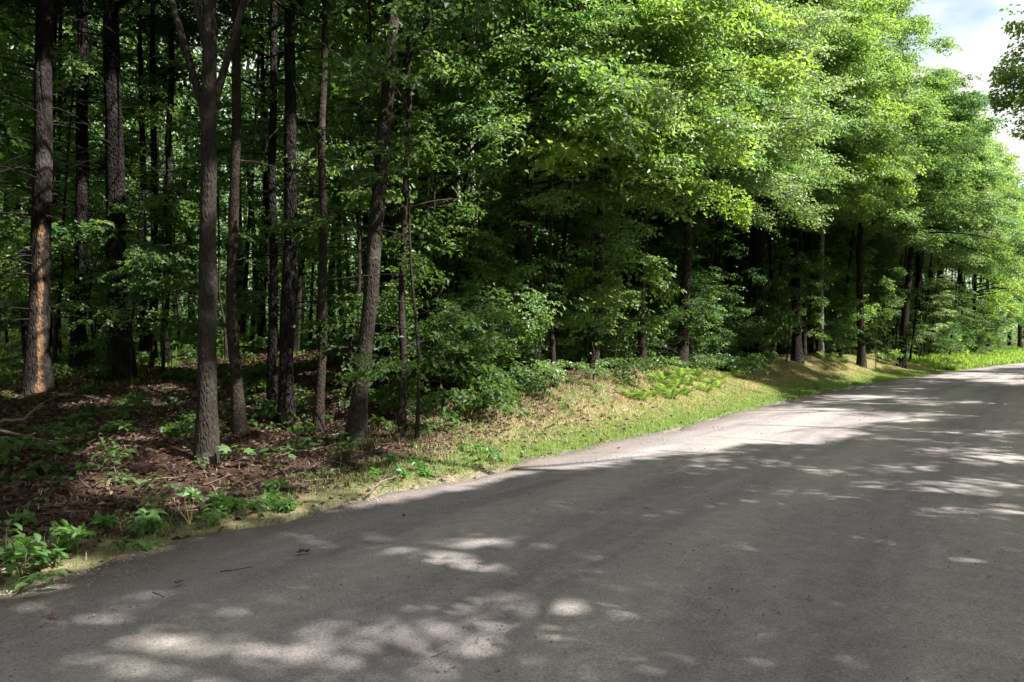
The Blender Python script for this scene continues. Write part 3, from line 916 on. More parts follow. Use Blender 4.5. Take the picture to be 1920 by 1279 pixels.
px_tree('oak_tree', 1690, 690, 1699, 500, 15, H=14.5, h0=6.2, R=4.4, kind='wide', bark=B_['pine'], leafm=L_['oak'], seed=40, nb=92, dens=6.9, prof='edge', lean_side=-0.6, elev=0.25, droop=0.45, bend=0.25,
        label='oak with a curved dark stem close to the roadside right of the sunny ridge')
px_tree('maple_tree', 1722, 672, 1724, 500, 12, H=17, h0=6.2, R=4.2, kind='wide', bark=B_['pine'], leafm=L_['maple'], seed=41, nb=87, dens=6.3, prof='edge', lean_side=-0.6, elev=0.25, droop=0.45,
        label='first of the row of dark straight trunks right of the curved oak stem')
px_tree('oak_tree', 1747, 668, 1746, 500, 11, H=16.5, h0=6.2, R=4.2, kind='wide', bark=B_['pine'], leafm=L_['oak'], seed=42, nb=87, dens=6.3, prof='edge', lean_side=-0.6, elev=0.25, droop=0.45,
        label='second of the row of dark straight trunks right of the curved oak stem')
px_tree('maple_tree', 1764, 664, 1765, 500, 11, H=16, h0=6.2, R=4.2, kind='wide', bark=B_['pine'], leafm=L_['maple'], seed=43, nb=81, dens=6.3, prof='edge', lean_side=-0.6, elev=0.25, droop=0.45,
        label='third of the row of dark straight trunks right of the curved oak stem')
px_tree('oak_tree', 1801, 662, 1799, 500, 11, H=15.5, h0=6.2, R=4.2, kind='coarse', bark=B_['pine'], leafm=L_['oak'], seed=44, nb=63, dens=4.6, prof='edge', lean_side=-0.6, elev=0.25, droop=0.45,
        label='last dark trunk of the row before the bright grassy far verge')
px_tree('pine_tree', 1913, 655, 1909, 500, 8, H=16, h0=5.0, R=3.6, kind='coarse', bark=B_['young'], leafm=L_['beech'], seed=45, nb=58, dens=4.6, prof='edge', lean_side=-0.6, elev=0.25, droop=0.45,
        label='pole straight brown trunk at the right margin beyond the bend of the road')

far_edge = [(3.4, 62, 'yellow_maple', 16, 'pale green maple beyond the last dark trunk at the far bend'), (4.5, 70, 'beech', 16.5, 'bluish green beech behind the far sunny verge'),
            (3.0, 80, 'maple', 16, 'round headed maple at the far end of the road edge'), (6, 92, 'birch', 17, 'farthest birch crown visible over the road bend'),
            (9, 52, 'birch', 16.5, 'tall birch rising behind the row of dark straight trunks'), (10, 41, 'maple', 17.5, 'tall maple behind the curved oak stem, in the leaf wall'),
            (9, 31, 'birch', 20, 'tallest glinting birch reaching the top of the picture beside the sky'), (9.5, 21, 'yellow_maple', 18, 'light green maple crown behind the oak with the thickest trunk'),
            (9, 13, 'birch', 18, 'tall birch crown behind the large glinting birch'), (8.5, 6.5, 'beech', 17, 'beech crown behind the yellow green maple')]
for i, (s_, t_, lm, H_, lab) in enumerate(far_edge):
    st_tree({'birch': 'birch_tree', 'beech': 'beech_tree'}.get(lm, 'maple_tree'), s_, t_, 0.16, H=H_, h0=3.15 if t_ > 15 else 5.5, R=4.3, kind='coarse' if t_ > 36 else 'fine', bark=B_['pine'], leafm=L_[lm], seed=60 + i,
            nb=81, dens=4.8, prof='edge' if t_ > 36 else 5.5, lean_side=-0.6, elev=0.25, droop=0.45, label=lab)


mids = []
rm = np.random.default_rng(15)
for i in range(26):
    t_ = 4.2 + 56 * ((i + 0.2 + 0.6 * rm.random()) / 26)**1.1; s_ = rm.uniform(2.0, 4.4) + (1.4 if i % 3 == 0 else 0)
    s_ = max(s_, 3.6) if t_ < 22 else s_
    x, y = xy(s_, t_)
    mids.append((960 + F * x[0] / y[0], s_, t_))
mids.sort()
for i, (px, s_, t_) in enumerate(mids):
    lm = ('beech', 'maple', 'birch', 'maple', 'birch', 'yellow_maple', 'beech')[i % 7]
    st_tree('bank_tree', s_, t_, 0.055, lean=(0.08, -0.05), H=rm.uniform(10.5, 14.5), h0=min(6.4, 3.7 + 0.16 * t_), R=rm.uniform(2.7, 3.5), kind='fine' if t_ < 26 else 'wide', bark=B_['pine'], leafm=L_[lm], seed=800 + i,
            nb=60, dens=8.0, prof='edge', elev=0.25, droop=0.45, lean_side=-0.6, label='mid-height leafy tree in the front of the leaf wall, %s from its left end' % ORD[i], group='mid-height trees in the front of the leaf wall')


# ------------------------------------------------------------------ trees on the near side of the road, outside the picture but for one crown
def not_in_view(P):
    px, py, d = proj(P)
    return ~((d > 0.3) & (px > -60) & (px < 1985) & (py > -80))


def bough(P):
    px, py, d = proj(P)
    inside = (d > 0.3) & (px > -60) & (px < 1935) & (py > -80)
    hang = px > 1920 - np.interp(py, [-80, 0, 50, 72, 92, 140, 190, 250, 275], [70, 44, 44, 20, 32, 62, 64, 26, -30])
    thin = np.sin(P[:, 0] * 61.7 + P[:, 1] * 47.3 + P[:, 2] * 83.1) < 0.1
    return ~inside | (hang & thin)


near_side = [(-11.0, -9), (-14.5, -6.5), (-10.2, -4.2), (-14.0, -1.5), (-10.4, 1.4), (-14.2, 4.2), (-15.2, 8.2), (-15.2, 12.2), (-11.6, 16.2), (-14.5, 19), (-9.2, 22.8), (-13.5, 27), (-11, 31.5), (-12, 37), (-11.5, 43), (-12, 50)]
for i, (s_, t_) in enumerate(near_side):
    b = i == 10
    if b: print('BOUGH', [float(v[0]) for v in xy(s_, t_)])
    big = i < 9
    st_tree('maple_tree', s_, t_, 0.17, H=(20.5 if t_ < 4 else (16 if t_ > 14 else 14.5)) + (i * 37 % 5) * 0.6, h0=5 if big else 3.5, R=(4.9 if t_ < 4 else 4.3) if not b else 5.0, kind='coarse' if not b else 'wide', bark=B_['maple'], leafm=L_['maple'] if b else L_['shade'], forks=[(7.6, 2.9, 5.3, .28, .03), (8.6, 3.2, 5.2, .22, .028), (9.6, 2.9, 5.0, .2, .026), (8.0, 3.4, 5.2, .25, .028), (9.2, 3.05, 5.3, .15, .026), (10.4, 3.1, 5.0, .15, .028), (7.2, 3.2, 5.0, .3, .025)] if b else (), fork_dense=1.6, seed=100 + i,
            nb=84 if big else 60, dens=8.5 if big else (7.5 if not b else 9), extra=bough if b else not_in_view, twigs=False, cull=not b,
            label='dark leaved maple hanging into the upper right corner against the sky' if b else 'shade maple standing across the road from the wood, beyond the right border of the view',
            group=None if b else 'shade maples across the road')

SHADE = [o for o in ROOTS if o.get('group') == 'shade maples across the road']
rb = np.random.default_rng(8)
for i in range(26):  # further unseen rows of copies, added to block low skylight from the right
    src = SHADE[9 + i % 5]
    x, y = xy(-18.5 - 5.5 * (i % 2) - rb.random() * 2, -22 + 3.1 * i)
    if y[0] > 2 and x[0] / y[0] < 0.8:
        continue
    o = src.copy(); COL.objects.link(o)
    o.location = (x[0], y[0], gz(x[0], y[0])); o.rotation_euler = (0, 0, rb.uniform(0, 6.28))
    for ch in src.children:
        c = ch.copy(); COL.objects.link(c); c.parent = o

for i in range(34):  # unseen copies added at the left and behind to block skylight
    src = SHADE[9 + i % 5]
    s_, t_ = 2.8 + 6.0 * (i % 5) + rb.random() * 2.5, -7.5 - 4.6 * (i // 5) - rb.random() * 2
    x, y = xy(s_, t_)
    if y[0] > 1.0:
        continue
    o = src.copy(); COL.objects.link(o)
    o['label'] = 'unseen leafy tree added beyond the left border of the view to block skylight'; o['group'] = 'unseen trees added beyond the left border'
    o.location = (x[0], y[0], gz(x[0], y[0])); o.rotation_euler = (0, 0, rb.uniform(0, 6.28))
    for ch in src.children:
        c = ch.copy(); COL.objects.link(c); c.parent = o
for i in range(9):  # more unseen copies added just outside the left border to darken the wood
    src = SHADE[9 + i % 5]
    x, y = xy(3.0 + 5.5 * (i % 3), -5.2 - 1.2 * (i % 2) + 2.6 * (i // 3))
    x = x - 4.5 - 2.5 * (i // 3)
    if x[0] / max(y[0], .1) > -0.95 and y[0] > 0:
        continue
    o = src.copy(); COL.objects.link(o)
    o['label'] = 'unseen leafy tree added beyond the left border of the view to block skylight'; o['group'] = 'unseen trees added beyond the left border'
    o.location = (x[0], y[0], gz(x[0], y[0])); o.rotation_euler = (0, 0, rb.uniform(0, 6.28))
    for ch in src.children:
        c = ch.copy(); COL.objects.link(c); c.parent = o

# ------------------------------------------------------------------ saplings and understorey
def understorey(name, px, by, h, R, kind, lm, seed, label, group, nb=16, dens=7, h0=0.6, wpx=None, elev=0.18, tb=0.0, d=None, stem=0.014):
    b = at(px, by) if d is None else np.array([(px - 960) / F * d, d, gz((px - 960) / F * d, d)])
    o = grow(name, b, b + np.array([0.06 * math.sin(seed), 0.03, 1.0]), stem, H=h, h0=h0, R=R, kind=kind, bark=B_['young'], leafm=L_[lm], seed=seed, nb=nb, dens=dens, elev=elev, droop=0.2, trunk_n=8, sides=6,
             label=label, cat='sapling', group=group, tint_bias=tb, prof='flat', spray=0.7)
    return o




special = [
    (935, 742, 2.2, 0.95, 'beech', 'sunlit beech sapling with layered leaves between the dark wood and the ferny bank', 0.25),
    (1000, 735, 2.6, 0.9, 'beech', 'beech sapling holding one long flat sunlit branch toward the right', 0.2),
    (880, 745, 1.8, 0.8, 'shaded_maple', 'dark beech sapling left of the sunlit layered sapling', 0.0),
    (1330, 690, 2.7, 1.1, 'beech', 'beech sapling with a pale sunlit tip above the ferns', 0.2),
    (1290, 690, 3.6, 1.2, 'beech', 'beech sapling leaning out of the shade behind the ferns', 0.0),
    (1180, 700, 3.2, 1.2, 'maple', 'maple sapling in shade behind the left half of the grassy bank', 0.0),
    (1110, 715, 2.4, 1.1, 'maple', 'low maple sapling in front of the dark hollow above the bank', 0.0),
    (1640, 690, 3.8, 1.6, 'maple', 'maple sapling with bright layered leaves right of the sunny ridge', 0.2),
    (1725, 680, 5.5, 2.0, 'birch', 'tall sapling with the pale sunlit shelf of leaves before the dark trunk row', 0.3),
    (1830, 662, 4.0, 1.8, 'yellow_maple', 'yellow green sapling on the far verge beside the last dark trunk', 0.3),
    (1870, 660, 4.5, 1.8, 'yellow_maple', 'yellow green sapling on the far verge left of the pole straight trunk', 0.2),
]
for i, (px, by, h, R, lm, lab, tb) in enumerate(special):
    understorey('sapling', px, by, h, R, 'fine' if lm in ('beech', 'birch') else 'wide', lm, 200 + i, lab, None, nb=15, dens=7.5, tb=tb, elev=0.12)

rr = np.random.default_rng(77)
under = []
for i in range(26):          # taller understorey under the pines on the left
    under.append((rr.uniform(-20, 930), rr.uniform(11, 30), rr.uniform(3, 8), rr.uniform(1.3, 2.3)))
under.sort()
# keep them off the lines of the trunks in front
for i, (px, d, h, R) in enumerate(under):
    understorey('understorey_tree', px, 0, h, R, 'fine' if i % 3 else 'wide', ('shaded_maple', 'oak', 'shaded_maple', 'maple')[i % 4], 300 + i,
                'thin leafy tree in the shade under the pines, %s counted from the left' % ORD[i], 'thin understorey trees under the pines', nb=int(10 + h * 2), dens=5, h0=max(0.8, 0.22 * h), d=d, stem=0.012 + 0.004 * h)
under = []
for i in range(22):
    t_ = rr.uniform(2, 48); s_ = rr.uniform(3.0, 8)
    x, y = xy(s_, t_)
    under.append((960 + F * x[0] / y[0], y[0], rr.uniform(2.2, 5.5), rr.uniform(1.1, 1.9)))
under.sort()
for i, (px, d, h, R) in enumerate(under):
    understorey('understorey_tree', px, 0, h, R, 'fine' if i % 3 else 'wide', ('shaded_maple', 'maple', 'oak')[i % 3], 340 + i,
                'dark leafy young tree under the bright wall of leaves, %s counted from the left' % ORD[i], 'young trees under the leaf wall', nb=int(9 + h * 2), dens=5, h0=max(0.6, 0.18 * h), d=d, stem=0.012 + 0.004 * h)

under = []
for i in range(18):
    t_ = 3.5 + 46 * (i + rr.random()) / 18; s_ = rr.uniform(4.2, 7.5)
    x, y = xy(s_, t_)
    under.append((960 + F * x[0] / y[0], y[0], rr.uniform(4.0, 8), rr.uniform(1.7, 2.5)))
under.sort()
for i, (px, d, h, R) in enumerate(under):
    understorey('young_tree', px, 0, h, R, 'fine' if i % 2 else 'wide', ('shaded_maple', 'oak', 'beech', 'maple')[i % 4], 370 + i,
                'leafy young tree in the shade just behind the bank, %s counted from the left' % ORD[i], 'young trees behind the bank', nb=int(14 + h * 4), dens=6, h0=1.6 + 0.1 * h, d=d, stem=0.02 + 0.004 * h)

under = []
for i in range(20):
    t_ = 22 + 44 * (i + rr.random()) / 20; s_ = rr.uniform(2.6, 6.5)
    x, y = xy(s_, t_)
    under.append((960 + F * x[0] / y[0], y[0], rr.uniform(2.6, 5.5), rr.uniform(1.3, 2.2)))
under.sort()
for i, (px, d, h, R) in enumerate(under):
    understorey('undergrowth_tree', px, 0, h, R, 'wide', ('shaded_maple', 'oak', 'shaded_maple')[i % 3], 940 + i,
                'dark bushy sapling under the far crowns of the road edge, %s from the left' % ORD[i], 'bushy saplings under the far crowns', nb=int(14 + h * 3), dens=5, h0=0.4, d=d, stem=0.02)

under = []
for i in range(18):
    t_ = 1.5 + 20 * (i + rr.random()) / 18; s_ = rr.uniform(2.7, 4.4)
    x, y = xy(s_, t_)
    under.append((960 + F * x[0] / y[0], y[0], rr.uniform(0.9, 2.3), rr.uniform(.6, 1.15)))
under.sort()
for i, (px, d, h, R) in enumerate(under):
    understorey('shrub', px, 0, h, R, 'fine' if i % 2 else 'wide', ('shaded_maple', 'shaded_maple', 'beech')[i % 3], 900 + i,
                'low leafy shrub along the top of the grassy bank, %s counted from the left' % ORD[i], 'low shrubs along the bank top', nb=int(12 + h * 3), dens=7, h0=0.2, d=d, stem=0.012)

# more pole trunks deep in the shade, one by one
poles = []
rr = np.random.default_rng(79)
for i in range(30):
    poles.append((rr.uniform(0, 950), rr.uniform(20, 38)))
for i in range(26):
    t_ = rr.uniform(9, 50); s_ = rr.uniform(6, 12)
    x, y = xy(s_, t_)
    poles.append((960 + F * x[0] / y[0], y[0]))
poles.sort()
poles = [p for p in poles if p[0] < 1900]
nl = sum(1 for p in poles if p[0] < 960)
for i, (px, d) in enumerate(poles):
    x = (px - 960) / F * d
    b = np.array([x, d, gz(x, d)])
    lab = ('slim trunk deep in the wood under the pines, %s from the left' % ORD[i]) if i < nl else ('slim trunk deep behind the wall of leaves, %s from the left' % ORD[i - nl])
    grow('forest_tree', b, b + np.array([0.05 * rr.standard_normal(), 0.03 * rr.standard_normal(), 1]), rr.uniform(0.07, 0.15), H=rr.uniform(14, 18), h0=rr.uniform(3.5, 6.5), R=3.3, kind='coarse',
         bark=B_[('pine', 'young', 'maple')[i % 3]], leafm=L_[('shaded_maple', 'beech', 'oak')[i % 3]], seed=400 + i, nb=40, dens=4.2, n_dead=6, trunk_n=10, sides=7, twigs=False,
         label=lab, cat='tree', group='slim trunks deep in the wood')


rs = np.random.default_rng(91)
slim = []
for i in range(22):
    t_ = 6 + 52 * (i + rs.random()) / 22; s_ = rs.uniform(3.4, 7)
    x, y = xy(s_, t_)
    slim.append((960 + F * x[0] / y[0], x[0], y[0]))
slim.sort()
for i, (px, x, d) in enumerate(slim):
    b = np.array([x, d, gz(x, d)])
    grow('slender_tree', b, b + np.array([0.06 * rs.standard_normal(), 0.03 * rs.standard_normal(), 1]), rs.uniform(0.05, 0.12), H=rs.uniform(12, 15), h0=6.5, R=2.2, kind='coarse',
         bark=B_[('pine', 'young')[i % 2]], leafm=L_[('maple', 'beech')[i % 2]], seed=1000 + i, nb=18, dens=3.2, n_dead=8, trunk_n=10, sides=8, twigs=False, wob=0.3,
         label='slender dark trunk rising behind the bank top, %s from the left' % ORD[i], cat='tree', group='slender trunks behind the bank top')


# ------------------------------------------------------------------ the wood beyond, one mass
def far_woods():
    r = np.random.default_rng(9)
    wood, lv = MB(), MB()
    n = 0
    while n < 480:
        d = 34 + 100 * r.random()**1.3; px = r.uniform(-300, 2100)
        x = (px - 960) / F * d
        s_, t_ = st(x, d)
        if s_[0] < (13 if d < 55 else 5) or s_[0] > 95:
            continue
        z = gz(x, d); H = r.uniform(14, 19)
        path = trunk_path(np.array([x, d, z - .2]), np.array([x + r.standard_normal() * .5, d, z + H]), 6, r, .3)
        wood.tube(path, np.linspace(r.uniform(.1, .22), .03, 6), 6)
        m = 75
        hh = z + H * r.beta(0.9, 1.0, m)
        rad = 3.4 * np.sqrt(r.random(m)) * (0.35 + 0.65 * np.sin(np.pi * np.clip((hh - z) / H * .85 + .12, 0, 1)))
        a = r.uniform(0, 6.28, m)
        O = np.stack([x + rad * np.cos(a), d + rad * np.sin(a), np.maximum(hh, z + 0.6)], -1)
        stamp(lv, O, a, -0.15 + .2 * r.standard_normal(m), .3 * r.standard_normal(m), 1.5 * (0.7 + .6 * r.random(m)), 'coarse', r, False)
        n += 1
    nw = sum(len(x) for x in wood.t) + sum(len(x) for x in wood.q)
    root = empty('distant_wood', (0, 60, 0))
    tag(root, 'far-off wood seen as one green mass between the trunks', 'wood', kind='stuff')
    wood.build('distant_trunk_mass', B_['pine'], root)['kind'] = 'stuff'
    lv.build('distant_foliage', L_['beech'], root)['kind'] = 'stuff'


far_woods()

# ------------------------------------------------------------------ grass, litter, gravel: uncountable
GRASS = leaf_mat('grass_blade', (0.11, 0.18, 0.05), (0.20, 0.28, 0.085), tf=0.4, gloss=0.12)
STRAW = leaf_mat('dry_grass', (0.33, 0.265, 0.155), (0.54, 0.46, 0.30), trans=(1, .9, .6), tf=0.3, gloss=0.15)


def blades(name, n, srange, trange, hmin, hmax, mat, label, seed, fn, width=0.0035, lean=0.8):
    r = np.random.default_rng(seed)
    t_ = trange[0] + (trange[1] - trange[0]) * r.random(n)**1.25
    s_ = r.uniform(*srange, n)
    x, y = xy(s_, t_)
    nz = np.sin(x * 2.3 + np.sin(y * 1.7) * 2) * np.sin(y * 2.9 + x) * 0.5 + 0.5
    nz = 0.5 * nz + 0.5 * (np.sin(x * 7.7 + 3 * np.sin(y * 3.1)) * np.sin(y * 6.3) * 0.5 + 0.5)
    k = r.random(n) < fn(s_, t_, nz)
    x, y, s_, t_ = x[k], y[k], s_[k], t_[k]
    z = ground_z(x, y)
    z = np.where(z < -0.05, 0.0, z)
    n = len(x)
    h = r.uniform(hmin, hmax, n) * (0.6 + 0.6 * r.random(n))
    a = r.uniform(0, 6.28, n); w = width * (0.6 + 0.8 * r.random(n)) * (1 + 0.03 * y)
    b = r.uniform(0, 6.28, n); ln = lean * r.random(n) * h
    P = np.stack([x, y, z - 0.005], -1)
    sd = np.stack([np.cos(a), np.sin(a), 0 * a], -1) * w[:, None]
    mid = P + np.stack([np.cos(b) * ln * 0.35, np.sin(b) * ln * 0.35, h * 0.6], -1)
    tip = P + np.stack([np.cos(b) * ln, np.sin(b) * ln, h * (1 - 0.25 * ln / h)], -1)
    v = np.stack([P - sd, P + sd, mid + sd * 0.75, mid - sd * 0.75, tip], 1).reshape(-1, 3)
    bb = np.arange(n)[:, None] * 5
    tr = np.concatenate([bb + np.array([[0, 1, 2]]), bb + np.array([[0, 2, 3]]), bb + np.array([[3, 2, 4]])])
    mb = MB(); mb.add(v, tr, None, np.repeat(r.random(n), 5))
    o = mb.build(name, mat)
    tag(o, label, 'grass', kind='stuff')


green_strip = lambda s, t, z: np.clip(1.0 * np.exp(-((s - 0.8) / 0.62)**2) * (0.12 + 0.88 * smooth(-4, 3, t)) + 0.42 * smooth(0.30, 0.6, z) * smooth(4.2, 2.6, s) * smooth(-3, 2, t), 0, 1) * smooth(0.05, 0.45, s + 0.25 * (z - 0.5))
blades('grass', 480000, (0.0, 4.4), (-8, 48), 0.02, 0.09, GRASS, 'short green grass in a strip along the gravel edge', 21, green_strip)
blades('dry_grass', 330000, (0.2, 4.6), (-8, 46), 0.02, 0.09, STRAW, 'dry straw coloured grass on the sunny roadside bank', 22,
       lambda s, t, z: np.clip(0.85 * smooth(0.35, 1.2, s) * smooth(3.8, 2.6, s) * (0.04 + 0.96 * smooth(-2, 4, t)) * (0.4 + 0.8 * (1 - z)), 0, 1), lean=1.0)
blades('far_verge_grass', 60000, (0.1, 7), (40, 110), 0.12, 0.35, LEAF['fern'], 'tall bright grass on the far verge by the road bend', 23, lambda s, t, z: 0.5 + 0.5 * z, width=0.012)
blades('woodland_grass', 50000, (9, 26), (-12, 10), 0.05, 0.16, LEAF['fern'], 'low green growth on the floor deep under the pines', 24, lambda s, t, z: smooth(0.4, 0.7, z), width=0.012, lean=1.2)


def scatter_leaves():
    r = np.random.default_rng(31)
    n = 120000
    t_ = np.where(r.random(n) < 0.55, r.uniform(-9, 5, n), r.uniform(-9, 26, n)); s_ = 0.15 + 12 * r.random(n)**1.2
    x, y = xy(s_, t_)
    k = r.random(n) < np.where(s_ < 3, 0.3 * smooth(0.3, 2.5, s_) * smooth(14, 2, t_) + 0.05, 1.0)
    x, y = x[k], y[k]; n = len(x)
    z = ground_z(x, y) + 0.006 + 0.02 * r.random(n)
    P = np.stack([x, y, z], -1)
    a = r.uniform(0, 6.28, n)
    D = unit(np.stack([np.cos(a), np.sin(a), 0.3 * r.standard_normal(n)], -1))
    N = unit(np.stack([.45 * r.standard_normal(n), .45 * r.standard_normal(n), np.ones(n)], -1))
    N = unit(N - (N * D).sum(1, keepdims=True) * D)
    mb = MB(); leaf_mesh(mb, P, D, N, r.uniform(.04, .11, n), 0.6, r, fold=0.2)
    m = leaf_mat('dead_leaf', (0.02, 0.012, 0.009), (0.15, 0.09, 0.068), trans=(1, .7, .5), tf=0.2, gloss=0.25)
    tag(mb.build('leaf_litter', m), 'reddish brown fallen leaves covering the forest floor', 'leaf litter', kind='stuff')
    return m


DEADLEAF = scatter_leaves()


def ground_cover():
    r = np.random.default_rng(36)
    n = 2900
    t_ = r.uniform(-9, 14, n); s_ = 2.6 + 14 * r.random(n)**0.75
    x, y = xy(s_, t_)
    nz = np.sin(x * 1.3 + 2 * np.sin(y * .9)) * np.sin(y * 1.1 + x * .4)
    k = nz > r.uniform(-0.3, 0.9, n)
    x, y = x[k], y[k]; n = len(x)
    mb = MB()
    stamp(mb, np.stack([x, y, ground_z(x, y) + r.uniform(.03, .28, n)], -1), r.uniform(0, 6.28, n), .1 * r.standard_normal(n), .15 * r.standard_normal(n), r.uniform(.25, .6, n), 'wide', r, False)
    tag(mb.build('ground_cover', LEAF['shaded_maple']), 'low dark green leaves covering the shaded forest floor in patches', 'ground cover', kind='stuff')


ground_cover()


def twig_litter():
    r = np.random.default_rng(37)
    mb = MB()
    n = 1500
    t_ = r.uniform(-8, 9, n); s_ = 0.6 + 9 * r.random(n)**0.9
    x, y = xy(s_, t_)
    for i in range(n):
        L = r.uniform(.08, .55); a = r.uniform(0, 3.14)
        xs = x[i] + np.cos(a) * L * np.array([-.5, 0, .5]); ys = y[i] + np.sin(a) * L * np.array([-.5, 0, .5])
        zs = ground_z(xs, ys) + 0.012 + np.array([0, .02, .03]) * r.random()
        mb.tube(np.stack([xs + .01 * r.standard_normal(3), ys, zs], -1), np.array([1, .8, .5]) * r.uniform(.002, .007), 4, attr=r.random())
    tag(mb.build('twig_litter', DEADWOOD), 'small dead twigs scattered over the forest floor', 'twigs', kind='stuff')


twig_litter()


def verge_weeds():
    r = np.random.default_rng(38)
    n = 150
    t_ = r.uniform(-8.5, 0.5, n); s_ = 0.45 + np.abs(r.standard_normal(n)) * 0.55
    x, y = xy(s_, t_)
    k = np.sin(x * 2.3 + np.sin(y * 1.9)) * np.sin(y * 2.7) > r.uniform(-.5, .8, n)
    x, y = x[k], y[k]; n = len(x)
    mb = MB()
    stamp(mb, np.stack([x, y, np.maximum(ground_z(x, y), 0) + r.uniform(.02, .12, n)], -1), r.uniform(0, 6.28, n), .15 + .2 * r.standard_normal(n), .3 * r.standard_normal(n), r.uniform(.10, .24, n), 'fine', r, False, tint_bias=.25)
    tag(mb.build('verge_weeds', LEAF['herb']), 'low green weeds in patches along the edge of the gravel', 'weeds', kind='stuff')


verge_weeds()

ICO_V = None
def pebbles():
    r = np.random.default_rng(41)
    t = (1 + 5**.5) / 2
    V = unit(np.array([(-1, t, 0), (1, t, 0), (-1, -t, 0), (1, -t, 0), (0, -1, t), (0, 1, t), (0, -1, -t), (0, 1, -t), (t, 0, -1), (t, 0, 1), (-t, 0, -1), (-t, 0, 1)], float))
    Fc = np.array([(0, 11, 5), (0, 5, 1), (0, 1, 7), (0, 7, 10), (0, 10, 11), (1, 5, 9), (5, 11, 4), (11, 10, 2), (10, 7, 6), (7, 1, 8), (3, 9, 4), (3, 4, 2), (3, 2, 6), (3, 6, 8), (3, 8, 9), (4, 9, 5), (2, 4, 11), (6, 2, 10), (8, 6, 7), (9, 8, 1)])
    n = 34000
    t_ = -9 + 22 * r.random(n)**1.5
    s_ = np.where(r.random(n) < 0.45, 0.25 - np.abs(r.standard_normal(n)) * 0.45, r.uniform(-7, 0.3, n))
    x, y = xy(s_, t_)
    z = road_z(s_) + 0.0
    sz = 0.0022 + 0.008 * r.random(n)**5
    sc = sz[:, None, None] * (0.7 + 0.6 * r.random((n, 1, 3))) * np.array([1, 1, 0.7])
    P = V[None] * sc * (0.85 + 0.3 * r.random((n, 12, 1))) + np.stack([x, y, z], -1)[:, None, :]
    tr = (np.arange(n)[:, None, None] * 12 + Fc[None]).reshape(-1, 3)
    mb = MB(); mb.add(P.reshape(-1, 3), tr, None, np.repeat(r.random(n), 12))
    tag(mb.build('gravel', flat_mat('pebble', (0.24, 0.225, 0.215), (0.46, 0.43, 0.40), scale=120)), 'loose pebbles on the road surface and its edge', 'gravel', kind='stuff')
    return V, Fc


ICO_V, ICO_F = pebbles()

# ------------------------------------------------------------------ ferns, seedlings, shrubs: one by one
def fern_mesh(seed, L=0.5, nf=11):
    r = np.random.default_rng(seed)
    mb = MB()
    for k in range(nf):
        a = k * 2.399 + 0.3 * r.standard_normal(); l = L * (0.7 + 0.5 * r.random()); rise = 1.15 + 0.35 * r.random()
        u = np.linspace(0, 1, 16)
        c = np.stack([np.cos(a) * l * u, np.sin(a) * l * u, l * (rise * u - 0.85 * u**2)], -1)
        T = unit(np.gradient(c, axis=0)); sd = np.array([-math.sin(a), math.cos(a), 0])
        w = 0.26 * l * np.sin(np.pi * np.clip(u * 0.86 + 0.12, 0, 1))**0.9
        P = np.concatenate([c[1:], c[1:]]); dd = np.concatenate([unit(sd + 0.35 * T[1:] - [0, 0, .15]), unit(-sd + 0.35 * T[1:] - [0, 0, .15])])
        nn = np.concatenate([np.cross(T[1:], sd)] * 2)
        nn = np.where(nn[:, 2:3] < 0, -nn, nn)
        nn = unit(nn - (nn * dd).sum(1, keepdims=True) * dd)
        leaf_mesh(mb, P, dd, nn, np.concatenate([w[1:], w[1:]]), 0.34, r, np.clip(r.random() * 0.6 + 0.4 * r.random(30), 0, 1), fold=0.03)
        mb.tube(c, np.linspace(0.004, 0.0015, 16), 3, cap=False)
    return mb


FERN_ME = [None] * 4
def place_proto(cache, key, builder, name, mat, loc, rz, sc, label, cat, group):
    if cache.get(key) is None:
        o = builder().build(name, mat)
        cache[key] = o
    else:
        o = cache[key].copy(); COL.objects.link(o); o.name = name
    o.location = tuple(float(v) for v in loc); o.rotation_euler = (0, 0, rz); o.scale = (sc, sc, sc)
    tag(o, label, cat, group)
    return o


ferns = [(1245, 735), (1268, 728), (1292, 722), (1310, 716), (1330, 722), (1285, 742), (1262, 748), (1352, 712), (1375, 708), (1225, 745), (1205, 752), (1325, 735), (1395, 712), (1185, 748), (1305, 706), (1345, 728), (1275, 712), (1240, 718), (1550, 676), (1572, 680)]
ferns.sort()
cache = {}
r_ = np.random.default_rng(51)
for i, (px, py) in enumerate(ferns):
    p = at(px, py)
    where = 'on the sunny bank, %s from the left in the fern patch' % ORD[i] if px < 1500 else ('on the small sunny ridge, the left of two' if px < 1560 else 'on the small sunny ridge, the right of two')
    place_proto(cache, i % 4, lambda i=i: fern_mesh(70 + i), 'fern', LEAF['fern'], p, r_.uniform(0, 6.28), r_.uniform(0.5, 0.95) * (1.6 if px > 1500 else 1), 'yellow green fern ' + where, 'fern', 'ferns on the bank')


